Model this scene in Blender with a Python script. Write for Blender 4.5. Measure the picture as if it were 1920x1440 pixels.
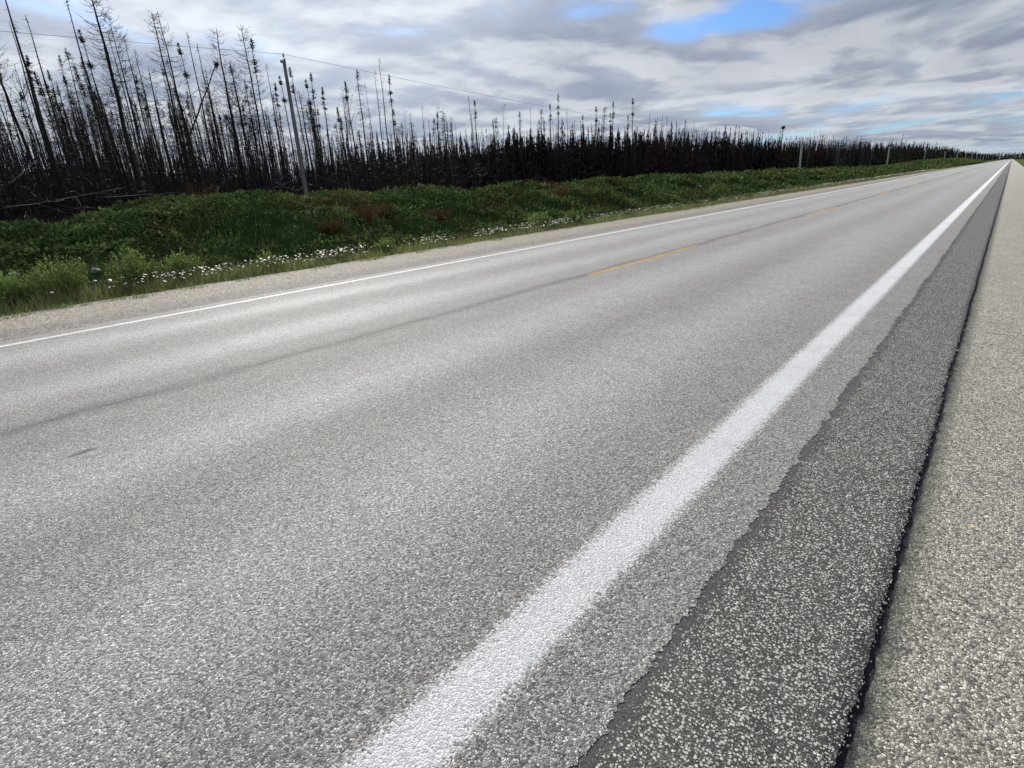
import bpy, math
import numpy as np
from mathutils import Matrix

for o in list(bpy.data.objects):
    bpy.data.objects.remove(o)
scene = bpy.context.scene
rng = np.random.default_rng(7)
R = math.radians

# ------------------------------------------------------------------ camera
PSI, PHI, TH = R(41.0573), R(19.4850), R(3.3194)
EYE = 1.35
cam_d = bpy.data.cameras.new('camera')
cam = bpy.data.objects.new('camera', cam_d)
scene.collection.objects.link(cam)
scene.camera = cam
cam_d.sensor_width = 36.0
cam_d.lens = 36.0 * 1040.0 / 1920.0
cam_d.clip_start = 0.05
cam_d.clip_end = 12000
Rw = np.array([math.cos(PSI), math.sin(PSI), 0.0])
Fw = np.array([-math.sin(PSI), math.cos(PSI), 0.0])
Zc = Fw * math.cos(PHI) - np.array([0, 0, 1.0]) * math.sin(PHI)
Yc = -np.array([0, 0, 1.0]) * math.cos(PHI) - Fw * math.sin(PHI)
u = (math.cos(TH), -math.sin(TH)); n_ = (math.sin(TH), math.cos(TH))
ex = Rw * u[0] + Yc * n_[0]
ey = Rw * u[1] + Yc * n_[1]
M = Matrix(((ex[0], -ey[0], -Zc[0], 0), (ex[1], -ey[1], -Zc[1], 0), (ex[2], -ey[2], -Zc[2], EYE), (0, 0, 0, 1)))
cam.matrix_world = M

def ray(x, y):
    p = np.array([x - 960.0, y - 720.0])
    d = Zc * 1040.0 + ex * p[0] + ey * p[1]
    return d / np.linalg.norm(d)
def at_x(px, py, X):
    """where the line of sight of a photo pixel meets the upright plane x = X"""
    d = ray(px, py); return d * (X / d[0]) + np.array([0, 0, EYE])

def at_z(px, py, z=0.0):
    d = ray(px, py); return [float(v) for v in d * ((z - EYE) / d[2])][:2]

# ------------------------------------------------------------------ light
SUN_EL = 27.0
sun_dir = np.array([-0.88, 0.47]); sun_dir /= np.linalg.norm(sun_dir)
sd = bpy.data.lights.new('sun', 'SUN')
sd.energy = 5.0; sd.angle = R(7.0); sd.color = (1.0, 0.96, 0.91)
so = bpy.data.objects.new('sun', sd); scene.collection.objects.link(so)
from mathutils import Vector
dv = Vector((sun_dir[0] * math.cos(R(SUN_EL)), sun_dir[1] * math.cos(R(SUN_EL)), math.sin(R(SUN_EL))))
so.rotation_euler = dv.to_track_quat('Z', 'Y').to_euler()

scene.view_settings.view_transform = 'Standard'
scene.view_settings.look = 'None'
scene.view_settings.exposure = 0.3
scene.view_settings.gamma = 1.0
scene.view_settings.use_curve_mapping = False

world = bpy.data.worlds.new('World'); scene.world = world; world.use_nodes = True

class NT:
    def __init__(self, tree):
        self.t = tree; tree.nodes.clear()
    def n(self, typ, ins=None, **kw):
        nd = self.t.nodes.new(typ)
        for k, v in kw.items(): setattr(nd, k, v)
        if ins:
            for k, v in ins.items(): self.set(nd, k, v)
        return nd
    def set(self, nd, k, v):
        s = nd.inputs[k]
        if isinstance(v, bpy.types.NodeSocket): self.t.links.new(v, s)
        elif isinstance(v, bpy.types.Node): self.t.links.new(v.outputs[0], s)
        else: s.default_value = v
    def m(self, op, a, b=None, c=None, clamp=False):
        nd = self.n('ShaderNodeMath', operation=op); nd.use_clamp = clamp
        self.set(nd, 0, a)
        if b is not None: self.set(nd, 1, b)
        if c is not None: self.set(nd, 2, c)
        return nd.outputs[0]
    def vm(self, op, a, b=None, scale=None):
        nd = self.n('ShaderNodeVectorMath', operation=op)
        self.set(nd, 0, a)
        if b is not None: self.set(nd, 1, b)
        if scale is not None: self.set(nd, 'Scale', scale)
        return nd.outputs[0] if op not in ('LENGTH', 'DISTANCE', 'DOT_PRODUCT') else nd.outputs['Value']
    def mix(self, f, a, b, blend='MIX'):
        nd = self.n('ShaderNodeMix', data_type='RGBA', blend_type=blend)
        nd.clamp_factor = True
        self.set(nd, 0, f); self.set(nd, 6, a); self.set(nd, 7, b)
        return nd.outputs[2]
    def rng(self, v, a, b, c=0.0, d=1.0, smooth=False):
        nd = self.n('ShaderNodeMapRange', interpolation_type='SMOOTHSTEP' if smooth else 'LINEAR')
        nd.clamp = True
        for k, x in (('Value', v), ('From Min', a), ('From Max', b), ('To Min', c), ('To Max', d)): self.set(nd, k, x)
        return nd.outputs[0]
    def ramp(self, v, stops):
        nd = self.n('ShaderNodeValToRGB'); e = nd.color_ramp.elements
        while len(e) < len(stops): e.new(0.5)
        for i, (p, c) in enumerate(stops):
            e[i].position = p; e[i].color = (*c, 1)
        self.set(nd, 0, v); return nd.outputs[0]
    def noise(self, vec, scale, detail=3, rough=0.5, out=0, dist=0.0):
        nd = self.n('ShaderNodeTexNoise', {'Scale': scale, 'Detail': detail, 'Roughness': rough, 'Distortion': dist})
        self.set(nd, 'Vector', vec)
        return nd.outputs[out]

def build_world():
    T = NT(world.node_tree)
    sky = T.n('ShaderNodeTexSky', sky_type='NISHITA')
    sky.sun_disc = False
    sky.sun_elevation = R(SUN_EL)
    sky.sun_rotation = math.atan2(sun_dir[0], sun_dir[1])
    sky.altitude = 300
    tc = T.n('ShaderNodeTexCoord').outputs['Generated']
    sep = T.n('ShaderNodeSeparateXYZ', {0: tc})
    z = T.m('MAXIMUM', sep.outputs[2], 0.0)
    inv = T.m('DIVIDE', 1.0, T.m('ADD', z, 0.085))
    X = T.m('MULTIPLY', sep.outputs[0], inv); Y = T.m('MULTIPLY', sep.outputs[1], inv)
    ca, sa = math.cos(R(18)), math.sin(R(18))
    Xr = T.m('ADD', T.m('MULTIPLY', X, ca), T.m('MULTIPLY', Y, sa)); Yr = T.m('SUBTRACT', T.m('MULTIPLY', Y, ca), T.m('MULTIPLY', X, sa))
    P = T.n('ShaderNodeCombineXYZ', {0: T.m('MULTIPLY', Xr, 0.85), 1: T.m('MULTIPLY', Yr, 0.70), 2: 3.7}).outputs[0]
    warp = T.noise(P, 0.8, 2, 0.5, out=1)
    Pw = T.vm('ADD', P, T.vm('SCALE', T.vm('SUBTRACT', warp, (0.5, 0.5, 0.5)), scale=0.7))
    def dens(p):
        a = T.noise(p, 0.7, 2, 0.5); b = T.noise(p, 1.8, 7, 0.50)
        return T.m('ADD', T.m('MULTIPLY', a, 0.45), T.m('MULTIPLY', b, 0.55))
    d0 = dens(Pw)
    Ps = T.vm('ADD', Pw, (sun_dir[0] * 0.10 - 0.02, sun_dir[1] * 0.10 + 0.09, 0.05))
    d1 = dens(Ps)
    # where the cloud sheet opens
    def gap(cx, cy, rx, ry):
        dx = T.m('DIVIDE', T.m('SUBTRACT', X, cx), rx); dy = T.m('DIVIDE', T.m('SUBTRACT', Y, cy), ry)
        r2 = T.m('ADD', T.m('MULTIPLY', dx, dx), T.m('MULTIPLY', dy, dy))
        return T.m('EXPONENT', T.m('MULTIPLY', r2, -1.0))
    g = T.m('ADD', T.m('MULTIPLY', gap(-1.10, 3.12, 0.52, 0.38), 0.21), T.m('MULTIPLY', gap(-1.20, 3.85, 0.30, 0.20), 0.15))
    g = T.m('ADD', g, T.m('MULTIPLY', gap(-1.62, 2.50, 0.32, 0.2), 0.13))
    g = T.m('ADD', g, T.m('MULTIPLY', gap(-1.4, 7.3, 3.5, 0.9), 0.08))
    cover = T.rng(T.m('SUBTRACT', d0, g), 0.30, 0.43, 0, 1, True)
    thick = T.rng(d0, 0.38, 0.62, 0, 1, True)
    lit = T.rng(T.m('SUBTRACT', d0, d1), -0.055, 0.065, 0, 1, True)
    base = T.mix(thick, (0.78, 0.86, 0.99, 1), (0.37, 0.435, 0.57, 1))
    shade = T.mix(lit, (0.37, 0.425, 0.55, 1), (1.10, 1.12, 1.14, 1))
    col = T.mix(0.5, base, shade)
    # brighter veil around the hidden sun
    sd_ = T.vm('DOT_PRODUCT', T.vm('NORMALIZE', tc), (dv.x, dv.y, dv.z))
    glow = T.m('POWER', T.m('MAXIMUM', sd_, 0.0), 6.0)
    col = T.vm('SCALE', col, scale=T.m('ADD', 1.0, T.m('MULTIPLY', glow, 0.45)))
    col = T.vm('SCALE', col, scale=5.8)
    skyc = T.vm('MULTIPLY', sky.outputs[0], (0.48, 0.72, 1.10))
    # thin bright haze low on the horizon
    lowh = T.rng(z, 0.0, 0.035, 1, 0, True)
    out = T.mix(T.m('MULTIPLY', lowh, 0.75), T.mix(cover, skyc, col), (3.6, 4.7, 5.3, 1))
    # below the horizon: plain ground tone
    out = T.mix(T.rng(sep.outputs[2], -0.02, -0.002, 1, 0), out, (0.5, 0.55, 0.5, 1))
    bg = T.n('ShaderNodeBackground', {'Color': out, 'Strength': 0.10})
    T.n('ShaderNodeOutputWorld', {0: bg.outputs[0]})
build_world()

# ------------------------------------------------------------------ materials
def new_mat(name):
    m = bpy.data.materials.new(name); m.use_nodes = True
    return m, NT(m.node_tree)
def finish(T, col, rough=0.8, bump=None, spec=0.5, strength=1.0, dist=0.01, extra=None):
    ins = {'Base Color': col, 'Roughness': rough, 'Specular IOR Level': spec}
    if bump is not None:
        b = T.n('ShaderNodeBump', {'Strength': strength, 'Distance': dist, 'Height': bump})
        ins['Normal'] = b.outputs[0]
    p = T.n('ShaderNodeBsdfPrincipled', ins)
    T.n('ShaderNodeOutputMaterial', {0: p.outputs[0]})
def objco(T): return T.n('ShaderNodeTexCoord').outputs['Object']
def wpos(T): return T.n('ShaderNodeNewGeometry').outputs['Position']

def stones(T, P, scale, seed=0.0):
    """packed chips: random value per chip, chip height, gap mask"""
    w = T.noise(P, scale * 0.9, 3, 0.6, out=1)
    Pw = T.vm('ADD', P, T.vm('SCALE', T.vm('SUBTRACT', w, (0.5, 0.5, 0.5)), scale=1.0 / scale))
    Pw = T.vm('ADD', Pw, (seed, seed * 0.7, 0))
    v = T.n('ShaderNodeTexVoronoi', {'Vector': Pw, 'Scale': scale, 'Randomness': 1.0}, voronoi_dimensions='2D', feature='F1')
    e = T.n('ShaderNodeTexVoronoi', {'Vector': Pw, 'Scale': scale, 'Randomness': 1.0}, voronoi_dimensions='2D', feature='DISTANCE_TO_EDGE')
    cs = T.n('ShaderNodeSeparateColor', {0: v.outputs['Color']})
    rel = T.vm('SCALE', T.vm('SUBTRACT', Pw, v.outputs['Position']), scale=scale)
    T.facet = T.vm('DOT_PRODUCT', rel, T.vm('MULTIPLY', T.vm('SUBTRACT', v.outputs['Color'], (0.5, 0.5, 0.5)), (2.6, 2.6, 0.0)))
    return cs.outputs[0], cs.outputs[1], v.outputs['Distance'], e.outputs['Distance']

SPOT = at_z(155, 848)
def mat_chipseal(name, kind):
    m, T = new_mat(name)
    P = wpos(T)
    sep = T.n('ShaderNodeSeparateXYZ', {0: P}); x = sep.outputs[0]; y = sep.outputs[1]
    scale = {'lane': 148.0, 'gravel': 128.0, 'strip': 112.0, 'white': 148.0, 'yellow': 148.0, 'loose': 45.0}[kind]
    r1, r2, dc, de = stones(T, P, scale)
    facet = T.facet
    f1, f2, fc, fe = stones(T, P, scale * 2.3, 3.1)
    dome = T.m('SUBTRACT', 1.0, T.m('MULTIPLY', dc, 1.5), clamp=True)
    tilt = T.m('MULTIPLY', T.noise(P, scale * 0.55, 3, 0.6), 1.5)
    hgt = T.m('ADD', T.m('MULTIPLY', T.m('ADD', T.m('ADD', T.m('MULTIPLY', dome, 0.30), T.m('MULTIPLY', r2, 0.55)), T.m('MULTIPLY', facet, 0.55)), T.rng(de, 0.0, 0.16)), tilt)
    hgt = T.m('ADD', hgt, T.m('MULTIPLY', T.rng(fe, 0.0, 0.15), 0.18))
    big = T.noise(T.vm('MULTIPLY', P, (0.9, 0.12, 1)), 1.0, 4, 0.6)
    mid = T.noise(P, 3.0, 4, 0.6)
    fine = T.noise(P, scale * 0.35, 3, 0.6)
    chip = T.ramp(r1, [(0.0, (0.17, 0.166, 0.162)), (0.25, (0.305, 0.298, 0.285)), (0.6, (0.415, 0.403, 0.378)), (0.85, (0.51, 0.496, 0.465)), (1.0, (0.76, 0.745, 0.71))])
    gapm = T.rng(T.m('ADD', T.m('ADD', de, T.m('MULTIPLY', T.m('SUBTRACT', fine, 0.5), 0.20)), T.m('MULTIPLY', T.m('SUBTRACT', r2, 0.5), 0.14)), -0.02, 0.10)
    if kind in ('lane', 'white', 'yellow'):
        rock = T.mix(gapm, (0.042, 0.042, 0.044, 1), chip)
        # wheel tracks: chips pressed flush and polished; bluish sky sheen mixed into their colour
        def band(c, w, soft=0.35):
            d = T.m('ABSOLUTE', T.m('SUBTRACT', T.m('ADD', x, T.m('MULTIPLY', T.m('SUBTRACT', big, 0.5), 0.9)), c))
            return T.rng(d, 0.0, w + soft + 0.25, 1, 0, True)
        tr = T.m('MAXIMUM', T.m('MAXIMUM', band(-1.95, 0.18), band(-3.55, 0.18)), T.m('MAXIMUM', band(-5.75, 0.18), band(-7.35, 0.18)))
        tone = T.m('ADD', T.m('MULTIPLY', T.m('SUBTRACT', big, 0.5), 0.28), T.m('ADD', T.m('MULTIPLY', T.m('SUBTRACT', mid, 0.5), 0.30), 1.03))
        tone = T.m('MULTIPLY', tone, T.m('ADD', 0.97, T.m('MULTIPLY', tr, 0.05)))
        rock = T.vm('SCALE', rock, scale=tone)
        rock = T.mix(T.m('MULTIPLY', tr, 0.5), rock, T.vm('MULTIPLY', rock, (0.95, 1.0, 1.08)))  # cool tint paints the sky's reflection on the tracks
        # tar bleeding up along the centre joint
        jw = T.m('ADD', x, T.m('MULTIPLY', T.m('SUBTRACT', T.noise(T.vm('MULTIPLY', P, (1, 0.6, 1)), 1.2, 4), 0.5), 0.35))
        jd = T.m('ABSOLUTE', T.m('SUBTRACT', jw, -4.80))
        jo = T.m('MULTIPLY', T.rng(jd, 0.0, 0.20, 1, 0, True), 0.38)
        jl = T.m('MULTIPLY', T.rng(jd, 0.006, 0.03, 1, 0), T.rng(T.noise(P, 0.9, 3), 0.42, 0.56, 0.2, 0.8))
        rock = T.mix(T.m('MAXIMUM', jo, jl), rock, (0.045, 0.043, 0.042, 1))
        sx = T.m('DIVIDE', T.m('SUBTRACT', x, SPOT[0]), 0.030); sy = T.m('DIVIDE', T.m('SUBTRACT', y, SPOT[1]), 0.075)
        sr = T.m('ADD', T.m('ADD', T.m('MULTIPLY', sx, sx), T.m('MULTIPLY', sy, sy)), T.m('MULTIPLY', T.m('SUBTRACT', fine, 0.5), 2.0))
        spot = T.rng(sr, 0.5, 1.4, 0.75, 0)
        rock = T.mix(spot, rock, (0.05, 0.05, 0.05, 1))
        rough = T.m('SUBTRACT', 0.78, T.m('MULTIPLY', tr, 0.08))
        bstr = T.m('SUBTRACT', 1.0, T.m('MULTIPLY', tr, 0.25))
        spec = 0.35
        if kind == 'white':
            lat = T.n('ShaderNodeAttribute', attribute_name='lat').outputs['Fac']
            wid = T.n('ShaderNodeAttribute', attribute_name='cover').outputs['Fac']
            edge = T.m('ADD', T.m('ABSOLUTE', lat), T.m('MULTIPLY', T.m('SUBTRACT', fine, 0.5), 0.9))
            edge = T.m('ADD', edge, T.m('MULTIPLY', T.m('SUBTRACT', r2, 0.5), 0.35))
            paint = T.rng(T.m('ADD', edge, T.rng(lat, 0.2, 1.0, 0, 0.10)), 0.55, 0.98, 1, 0, True)
            wear = T.rng(T.m('ADD', T.m('ADD', de, T.m('MULTIPLY', T.m('SUBTRACT', mid, 0.5), 0.40)), T.m('MULTIPLY', T.m('SUBTRACT', r2, 0.5), 0.16)), -0.09, 0.05, 0.30, 1)
            paint = T.m('MULTIPLY', T.m('MULTIPLY', paint, wear), wid)
            rock = T.mix(paint, rock, T.mix(r1, (0.84, 0.86, 0.89, 1), (0.92, 0.925, 0.93, 1)))
            rough = T.m('SUBTRACT', rough, T.m('MULTIPLY', paint, 0.08))
        if kind == 'yellow':
            paint = T.rng(T.m('ADD', de, T.m('MULTIPLY', T.m('SUBTRACT', mid, 0.5), 0.5)), 0.0, 0.12, 0.15, 0.9)
            rock = T.mix(paint, rock, (0.66, 0.40, 0.085, 1))
        finish(T, rock, rough, hgt, spec, bstr, 0.0088)
    elif kind == 'gravel':
        chip = T.ramp(r1, [(0.0, (0.15, 0.142, 0.130)), (0.2, (0.32, 0.30, 0.262)), (0.55, (0.47, 0.442, 0.38)), (0.8, (0.60, 0.565, 0.49)), (1.0, (0.82, 0.79, 0.70))])
        rock = T.mix(gapm, (0.085, 0.080, 0.074, 1), chip)
        tone = T.m('ADD', T.m('MULTIPLY', T.m('SUBTRACT', mid, 0.5), 0.5), T.m('ADD', T.m('MULTIPLY', T.m('SUBTRACT', big, 0.5), 0.3), 1.0))
        rock = T.vm('SCALE', rock, scale=tone)
        # tar that oozed out of the crack and cracks pointing away from it
        cx = T.m('ADD', x, T.m('MULTIPLY', T.m('SUBTRACT', T.noise(P, 14.0, 3), 0.5), 0.06))
        ooze = T.m('MULTIPLY', T.rng(cx, -0.04, 0.040, 1, 0, True), 0.75)
        rock = T.mix(ooze, rock, (0.085, 0.095, 0.070, 1))
        rock = T.mix(T.rng(cx, -0.058, -0.030, 0.95, 0, True), rock, (0.014, 0.016, 0.022, 1))
        hair = T.noise(T.vm('MULTIPLY', P, (4.0, 22.0, 1)), 1.0, 3)
        hm = T.m('MULTIPLY', T.rng(hair, 0.66, 0.72), T.rng(x, 0.0, 0.5, 0.75, 0.25))
        rock = T.mix(hm, rock, (0.07, 0.066, 0.06, 1))
        finish(T, rock, 0.75, hgt, 0.35, 1.0, 0.0085)
    elif kind == 'loose':
        # far shoulder: fine tan gravel merging into the paved edge
        chip = T.ramp(r1, [(0.0, (0.17, 0.15, 0.125)), (0.5, (0.33, 0.295, 0.235)), (1.0, (0.55, 0.50, 0.41))])
        rock = T.mix(T.rng(de, 0.0, 0.12), (0.12, 0.105, 0.085, 1), chip)
        pv = T.rng(T.m('ADD', T.m('ABSOLUTE', x), T.m('MULTIPLY', T.m('SUBTRACT', mid, 0.5), 0.6)), 8.95, 9.6, 1, 0, True)
        rock = T.mix(T.m('MULTIPLY', pv, 0.8), rock, T.mix(r1, (0.11, 0.105, 0.10, 1), (0.30, 0.28, 0.26, 1)))
        dirt = T.rng(T.m('ADD', T.m('ABSOLUTE', x), T.m('MULTIPLY', T.m('SUBTRACT', mid, 0.5), 0.8)), 10.4, 10.9, 0, 0.65)
        rock = T.mix(dirt, rock, (0.10, 0.082, 0.058, 1))
        finish(T, rock, 0.85, hgt, 0.2, 1.0, 0.01)
    else:   # strip of dark asphalt with scattered pale chips
        base = T.mix(T.rng(f1, 0, 1), (0.010, 0.009, 0.009, 1), (0.075, 0.067, 0.062, 1))
        base = T.mix(T.m('MULTIPLY', T.rng(mid, 0.35, 0.7), 0.35), base, (0.125, 0.12, 0.115, 1))
        ln = T.m('ADD', x, T.m('MULTIPLY', T.m('SUBTRACT', T.noise(P, 6.0, 3), 0.5), 0.10))
        inside = T.rng(ln, -0.56, -0.46, 0.12, 1, True)
        cov = T.m('MULTIPLY', inside, 0.72)
        sel = T.rng(r1, T.m('SUBTRACT', 1.0, cov), T.m('SUBTRACT', 1.02, cov), 0, 1)
        rad = T.m('ADD', 0.16, T.m('MULTIPLY', r2, 0.34))
        on = T.m('MULTIPLY', sel, T.rng(T.m('SUBTRACT', rad, T.m('ADD', dc, T.m('MULTIPLY', T.m('SUBTRACT', fine, 0.5), 0.25))), 0.0, 0.05))
        fon = T.m('MULTIPLY', T.rng(f1, 0.70, 0.72), T.m('MULTIPLY', T.rng(fe, 0.10, 0.16), T.m('ADD', 0.25, T.m('MULTIPLY', inside, 0.6))))
        white = T.ramp(r2, [(0.0, (0.20, 0.16, 0.13)), (0.15, (0.42, 0.40, 0.36)), (0.6, (0.56, 0.54, 0.47)), (1.0, (0.78, 0.77, 0.72))])
        colr = T.mix(T.m('MULTIPLY', fon, 0.5), base, (0.30, 0.29, 0.27, 1))
        tarx = T.m('ADD', x, T.m('MULTIPLY', T.m('SUBTRACT', T.noise(P, 22.0, 4), 0.5), 0.05))
        colr = T.mix(T.rng(tarx, -0.125, -0.092, 0, 0.92, True), colr, (0.012, 0.012, 0.018, 1))
        colr = T.mix(T.m('MULTIPLY', on, T.rng(tarx, -0.11, -0.07, 1, 0.25)), colr, white)
        fog = T.m('MULTIPLY', T.rng(T.m('ADD', ln, T.m('MULTIPLY', T.m('SUBTRACT', T.noise(P, 11.0, 4), 0.5), 0.16)), -0.56, -0.49, 1, 0, True), 0.55)
        colr = T.mix(fog, colr, T.mix(f1, (0.035, 0.037, 0.041, 1), (0.11, 0.112, 0.118, 1)))
        hh = T.m('ADD', T.m('MULTIPLY', on, T.m('ADD', 0.5, T.m('MULTIPLY', facet, 0.5))), T.m('MULTIPLY', f2, 0.35))
        hh = T.m('ADD', hh, T.m('MULTIPLY', T.noise(P, 150, 2), 0.3))
        hh = T.m('ADD', hh, T.m('MULTIPLY', T.rng(fe, 0.0, 0.2), 0.35))
        finish(T, colr, 0.7, hh, 0.4, 1.0, 0.006)
    return m

def simple(name, c1, c2, scale=3.0, rough=0.9, stretch=(1, 1, 1), island=0.0, spec=0.2, bump=0.0, obj=False, dark=None):
    m, T = new_mat(name)
    P = T.vm('MULTIPLY', objco(T) if obj else wpos(T), stretch)
    f = T.noise(P, scale, 5, 0.6)
    f = T.rng(f, 0.3, 0.7)
    if island:
        r = T.n('ShaderNodeNewGeometry').outputs['Random Per Island']
        f = T.m('ADD', T.m('MULTIPLY', f, 1 - island), T.m('MULTIPLY', r, island))
    col = T.mix(f, (*c1, 1), (*c2, 1))
    finish(T, col, rough, T.noise(P, scale * 6, 3) if bump else None, spec, 1.0, bump or 0.01)
    return m

def mat_leaf(name, ramp, brown=0.0, patch=0.35, trans=0.25):
    m, T = new_mat(name)
    P = wpos(T)
    r = T.n('ShaderNodeNewGeometry').outputs['Random Per Island']
    big = T.noise(P, patch, 4, 0.6)
    sm = T.noise(P, 1.7, 3, 0.6)
    f = T.m('ADD', T.m('MULTIPLY', r, 0.42), T.m('ADD', T.m('MULTIPLY', T.rng(big, 0.32, 0.68), 0.33), T.m('MULTIPLY', T.rng(sm, 0.32, 0.68), 0.25)))
    col = T.ramp(f, ramp)
    if brown:
        bm = T.m('MULTIPLY', T.rng(T.noise(T.vm('ADD', P, (31, 5, 0)), 0.42, 3), 0.55, 0.66), brown)
        bm2 = T.m('MULTIPLY', bm, T.rng(r, 0.2, 0.6))
        col = T.mix(bm2, col, T.mix(r, (0.06, 0.032, 0.016, 1), (0.11, 0.07, 0.035, 1)))
    p = T.n('ShaderNodeBsdfPrincipled', {'Base Color': col, 'Roughness': 1.0, 'Specular IOR Level': 0.0})
    tr = T.n('ShaderNodeBsdfTranslucent', {'Color': col})
    mx = T.n('ShaderNodeMixShader', {0: trans, 1: p.outputs[0], 2: tr.outputs[0]})
    T.n('ShaderNodeOutputMaterial', {0: mx.outputs[0]})
    return m

def mat_char(name, lo, hi, grey):
    """charred bark: black with brown, paler grey where bark has peeled"""
    m, T = new_mat(name)
    P = T.vm('ADD', T.vm('MULTIPLY', objco(T), (1, 1, 0.18)), T.vm('SCALE', T.n('ShaderNodeCombineXYZ', {0: T.n('ShaderNodeObjectInfo').outputs['Random']}).outputs[0], scale=40.0))
    a = T.noise(P, 9.0, 4, 0.65); b = T.noise(P, 1.6, 3)
    col = T.mix(T.rng(a, 0.35, 0.65), (*lo, 1), (*hi, 1))
    col = T.mix(T.m('MULTIPLY', T.rng(b, 0.56, 0.66), 0.7), col, (*grey, 1))
    finish(T, col, 0.75, a, 0.25, 0.8, 0.02)
    return m

M_lane = mat_chipseal('lane chipseal', 'lane')
M_white = mat_chipseal('white line paint', 'white')
M_yellow = mat_chipseal('yellow line paint', 'yellow')
M_strip = mat_chipseal('dark asphalt with chips', 'strip')
M_gravel = mat_chipseal('pale chipseal shoulder', 'gravel')
M_loose = mat_chipseal('tan gravel shoulder', 'loose')
M_tar = simple('tar', (0.006, 0.007, 0.012), (0.034, 0.036, 0.046), 90, 0.8, spec=0.2, bump=0.006)
M_trunk = mat_char('charred bark', (0.006, 0.006, 0.008), (0.017, 0.015, 0.016), (0.036, 0.031, 0.032))
M_twig = mat_char('charred twigs', (0.009, 0.008, 0.010), (0.022, 0.016, 0.016), (0.036, 0.024, 0.021))
M_needle = mat_char('scorched needles', (0.016, 0.009, 0.007), (0.050, 0.022, 0.014), (0.03, 0.02, 0.016))
M_mass = None
M_pole = simple('weathered pole wood', (0.10, 0.098, 0.095), (0.25, 0.245, 0.235), 5.0, 0.85, (3, 3, 0.25), spec=0.2, bump=0.01, obj=True)
M_polepale = simple('sun-bleached pole wood', (0.30, 0.295, 0.28), (0.46, 0.45, 0.43), 5.0, 0.85, (3, 3, 0.25), spec=0.2, obj=True)
M_metal = simple('galvanised metal', (0.22, 0.22, 0.23), (0.35, 0.35, 0.36), 20, 0.5, spec=0.5)
M_porc = simple('porcelain', (0.25, 0.26, 0.28), (0.35, 0.36, 0.38), 10, 0.25, spec=0.5)
M_wire = simple('dull wire', (0.10, 0.10, 0.105), (0.15, 0.15, 0.155), 2, 0.6)
M_rock = simple('pale rock', (0.22, 0.21, 0.20), (0.48, 0.46, 0.43), 7, 0.85, bump=0.03, obj=True)
M_log = simple('burnt log', (0.012, 0.010, 0.010), (0.05, 0.04, 0.036), 5, 0.8, (1, 1, 1), bump=0.02, obj=True)
M_logpale = simple('bare grey log', (0.016, 0.014, 0.013), (0.07, 0.06, 0.054), 5, 0.8, bump=0.02, obj=True)
M_dead = mat_leaf('rusty dead leaves', [(0.0, (0.075, 0.038, 0.022)), (0.6, (0.17, 0.088, 0.048)), (1.0, (0.25, 0.15, 0.085))], trans=0.15)
M_straw = mat_leaf('dry orange stems', [(0.0, (0.06, 0.03, 0.016)), (0.6, (0.13, 0.07, 0.035)), (1.0, (0.19, 0.12, 0.065))], trans=0.15)
M_grass = mat_leaf('verge grass', [(0.0, (0.085, 0.11, 0.045)), (0.4, (0.19, 0.235, 0.09)), (0.75, (0.29, 0.32, 0.14)), (0.92, (0.28, 0.27, 0.14)), (1.0, (0.38, 0.33, 0.19))], 0.35, 0.9, 0.3)
M_berm = mat_leaf('berm greenery', [(0.0, (0.014, 0.028, 0.013)), (0.3, (0.032, 0.062, 0.022)), (0.55, (0.074, 0.112, 0.038)), (0.8, (0.145, 0.185, 0.064)), (1.0, (0.20, 0.25, 0.10))], 0.75, 0.45, 0.28)
M_bush = mat_leaf('clover leaves', [(0.0, (0.09, 0.13, 0.04)), (0.5, (0.20, 0.27, 0.085)), (1.0, (0.34, 0.40, 0.16))], 0.0, 0.5, 0.3)
M_petal = simple('daisy petals', (0.72, 0.72, 0.70), (0.86, 0.86, 0.86), 2, 0.6)
M_yolk = simple('daisy centre', (0.55, 0.34, 0.02), (0.7, 0.45, 0.04), 2, 0.7)
M_leafy = simple('dry leaf', (0.55, 0.48, 0.20), (0.70, 0.62, 0.30), 30, 0.7)

def mat_ground():
    m, T = new_mat('ground')
    P = wpos(T)
    sep = T.n('ShaderNodeSeparateXYZ', {0: P}); x = sep.outputs[0]
    n1 = T.noise(P, 0.8, 5, 0.6); n2 = T.noise(P, 9.0, 4, 0.65); n3 = T.noise(P, 0.25, 4, 0.6)
    green = T.mix(T.rng(n2, 0.3, 0.7), (0.014, 0.022, 0.010, 1), (0.045, 0.07, 0.022, 1))
    soil = T.mix(T.rng(n2, 0.3, 0.7), (0.025, 0.021, 0.015, 1), (0.065, 0.056, 0.042, 1))
    col = T.mix(T.m('MULTIPLY', T.rng(n1, 0.6, 0.72), 0.6), green, soil)
    char = T.mix(T.rng(n2, 0.4, 0.75), (0.006, 0.005, 0.005, 1), (0.030, 0.021, 0.017, 1))
    f = T.rng(T.m('ADD', x, T.m('MULTIPLY', T.m('SUBTRACT', n1, 0.5), 3.5)), -23.2, -21.2, 1, 0)
    col = T.mix(f, col, char)
    far = T.rng(sep.outputs[1], 150, 500, 0, 1)
    col = T.mix(T.m('MULTIPLY', far, T.m('SUBTRACT', 1.0, f)), col, T.mix(n1, (0.045, 0.07, 0.028, 1), (0.085, 0.11, 0.05, 1)))
    finish(T, col, 1.0, n2, 0.0, 0.7, 0.06)
    return m
M_ground = mat_ground()

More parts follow.
